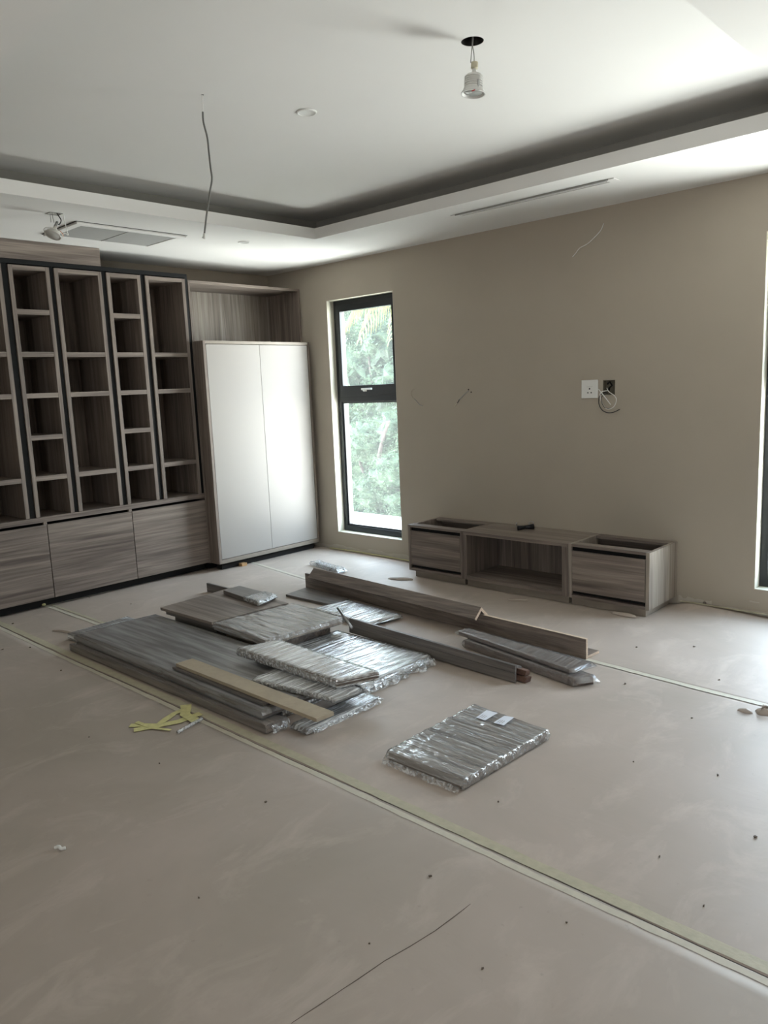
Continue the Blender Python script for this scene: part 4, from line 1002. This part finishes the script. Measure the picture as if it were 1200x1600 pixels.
tree('pale green bushy tree filling the lower window pane', -1.6, 3.6,
     [(-1.05,2.95,0.35,.42),(-1.55,3.15,0.05,.45),(-0.75,2.85,-0.05,.36),(-1.9,3.3,0.75,.45),(-1.3,3.3,0.95,.40),(-0.55,3.0,0.55,.35),(-2.2,3.7,0.2,.6),(-1.2,3.1,-0.5,.5),(-2.0,3.4,-0.6,.6)],
     LEAF_A, 20000, 0.052, 11,
     [([(-1.75,3.6,-3.0),(-1.8,3.5,-1.0),(-1.75,3.3,0.0),(-1.5,3.1,0.6),(-1.1,2.9,1.1)], 0.07, 0.02), ([(-1.78,3.4,-0.2),(-2.0,3.2,0.4),(-1.95,3.1,1.0)], 0.035, 0.012)])
tree('taller green tree filling the upper window pane', -2.6, 5.0,
     [(-2.2,4.5,1.55,.7),(-1.5,4.3,1.95,.6),(-2.6,4.8,2.3,.8),(-1.7,4.6,2.7,.75),(-2.9,5.0,1.4,.8),(-3.5,4.9,2.0,.7),(-1.3,4.6,1.3,.6),(-3.3,5.2,2.7,.9),(-2.3,5.2,3.3,.9),(-0.9,4.7,2.3,.6)],
     LEAF_B, 22000, 0.07, 12,
     [([(-2.7,5.0,-3.0),(-2.6,4.9,0.0),(-2.3,4.7,1.2),(-1.9,4.5,2.2)], 0.12, 0.03), ([(-2.5,4.85,0.4),(-2.9,4.6,1.3),(-3.0,4.5,2.1)], 0.05, 0.02)])
tree('dark background tree behind the other foliage', -4.5, 8.0,
     [(-4.5,7.4,0.3,1.6),(-3.0,7.3,0.5,1.5),(-6.0,8.0,1.2,1.8),(-4.2,7.8,2.6,1.6),(-2.2,7.6,2.4,1.5),(-5.8,8.4,3.6,1.6),(-1.2,7.4,0.8,1.4),(-3.4,7.4,-1.2,1.5),(-5.5,7.6,-1.2,1.5)],
     LEAF_B, 16000, 0.17, 13,
     [([(-4.5,8.0,-3.0),(-4.4,7.9,0.5),(-4.2,7.8,2.4)], 0.18, 0.08)])
# palm fronds hanging into the top of the pane
pm_ = thing('palm_tree', 'palm with yellowish drooping fronds at the top of the window', 'palm tree', (0.25, 2.6, -3.0))
MB().tube(smooth_path([(0.3,2.6,-3.0),(0.28,2.6,0.5),(0.25,2.6,2.85)]), 0.11, 12, 0.09).build('trunk', BARK, pm_, smooth=True)
for k, (dx, dy) in enumerate([(-0.9,-0.15),(-0.9,0.25),(-0.6,-0.5),(0.5,-0.6),(0.8,0.3),(-0.3,0.6)]):
    base = Vector((0.25, 2.6, 2.85)); g = MB(); random.seed(50+k)
    dd = Vector((dx, dy, 0)).normalized(); sp = [base + dd*(1.3*t) + Vector((0,0,0.55*math.sin(PI*t*0.62)-1.05*t*t)) for t in [i/16 for i in range(17)]]
    g.tube(sp, 0.012, 6, 0.004)
    sdv = Vector((-dd.y, dd.x, 0))
    for i in range(2, 17):
        for sgn in (-1, 1):
            for jj in range(2):
                p = sp[i]+ (sp[i]-sp[i-1])*jj*0.5; L = 0.62*math.sin(PI*(i/17)*0.9+.25)
                tip = p + sdv*sgn*L*0.38 + dd*L*0.25 + Vector((0,0,-L*random.uniform(.75,.95)))
                mid = (p+tip)/2 + sdv*sgn*L*0.10 + Vector((0,0,L*0.08)); w_ = dd*0.013
                g.face(p-w_*.5, mid-w_, tip, mid+w_, p+w_*.5)
    g.build('frond', LEAF_P, pm_)
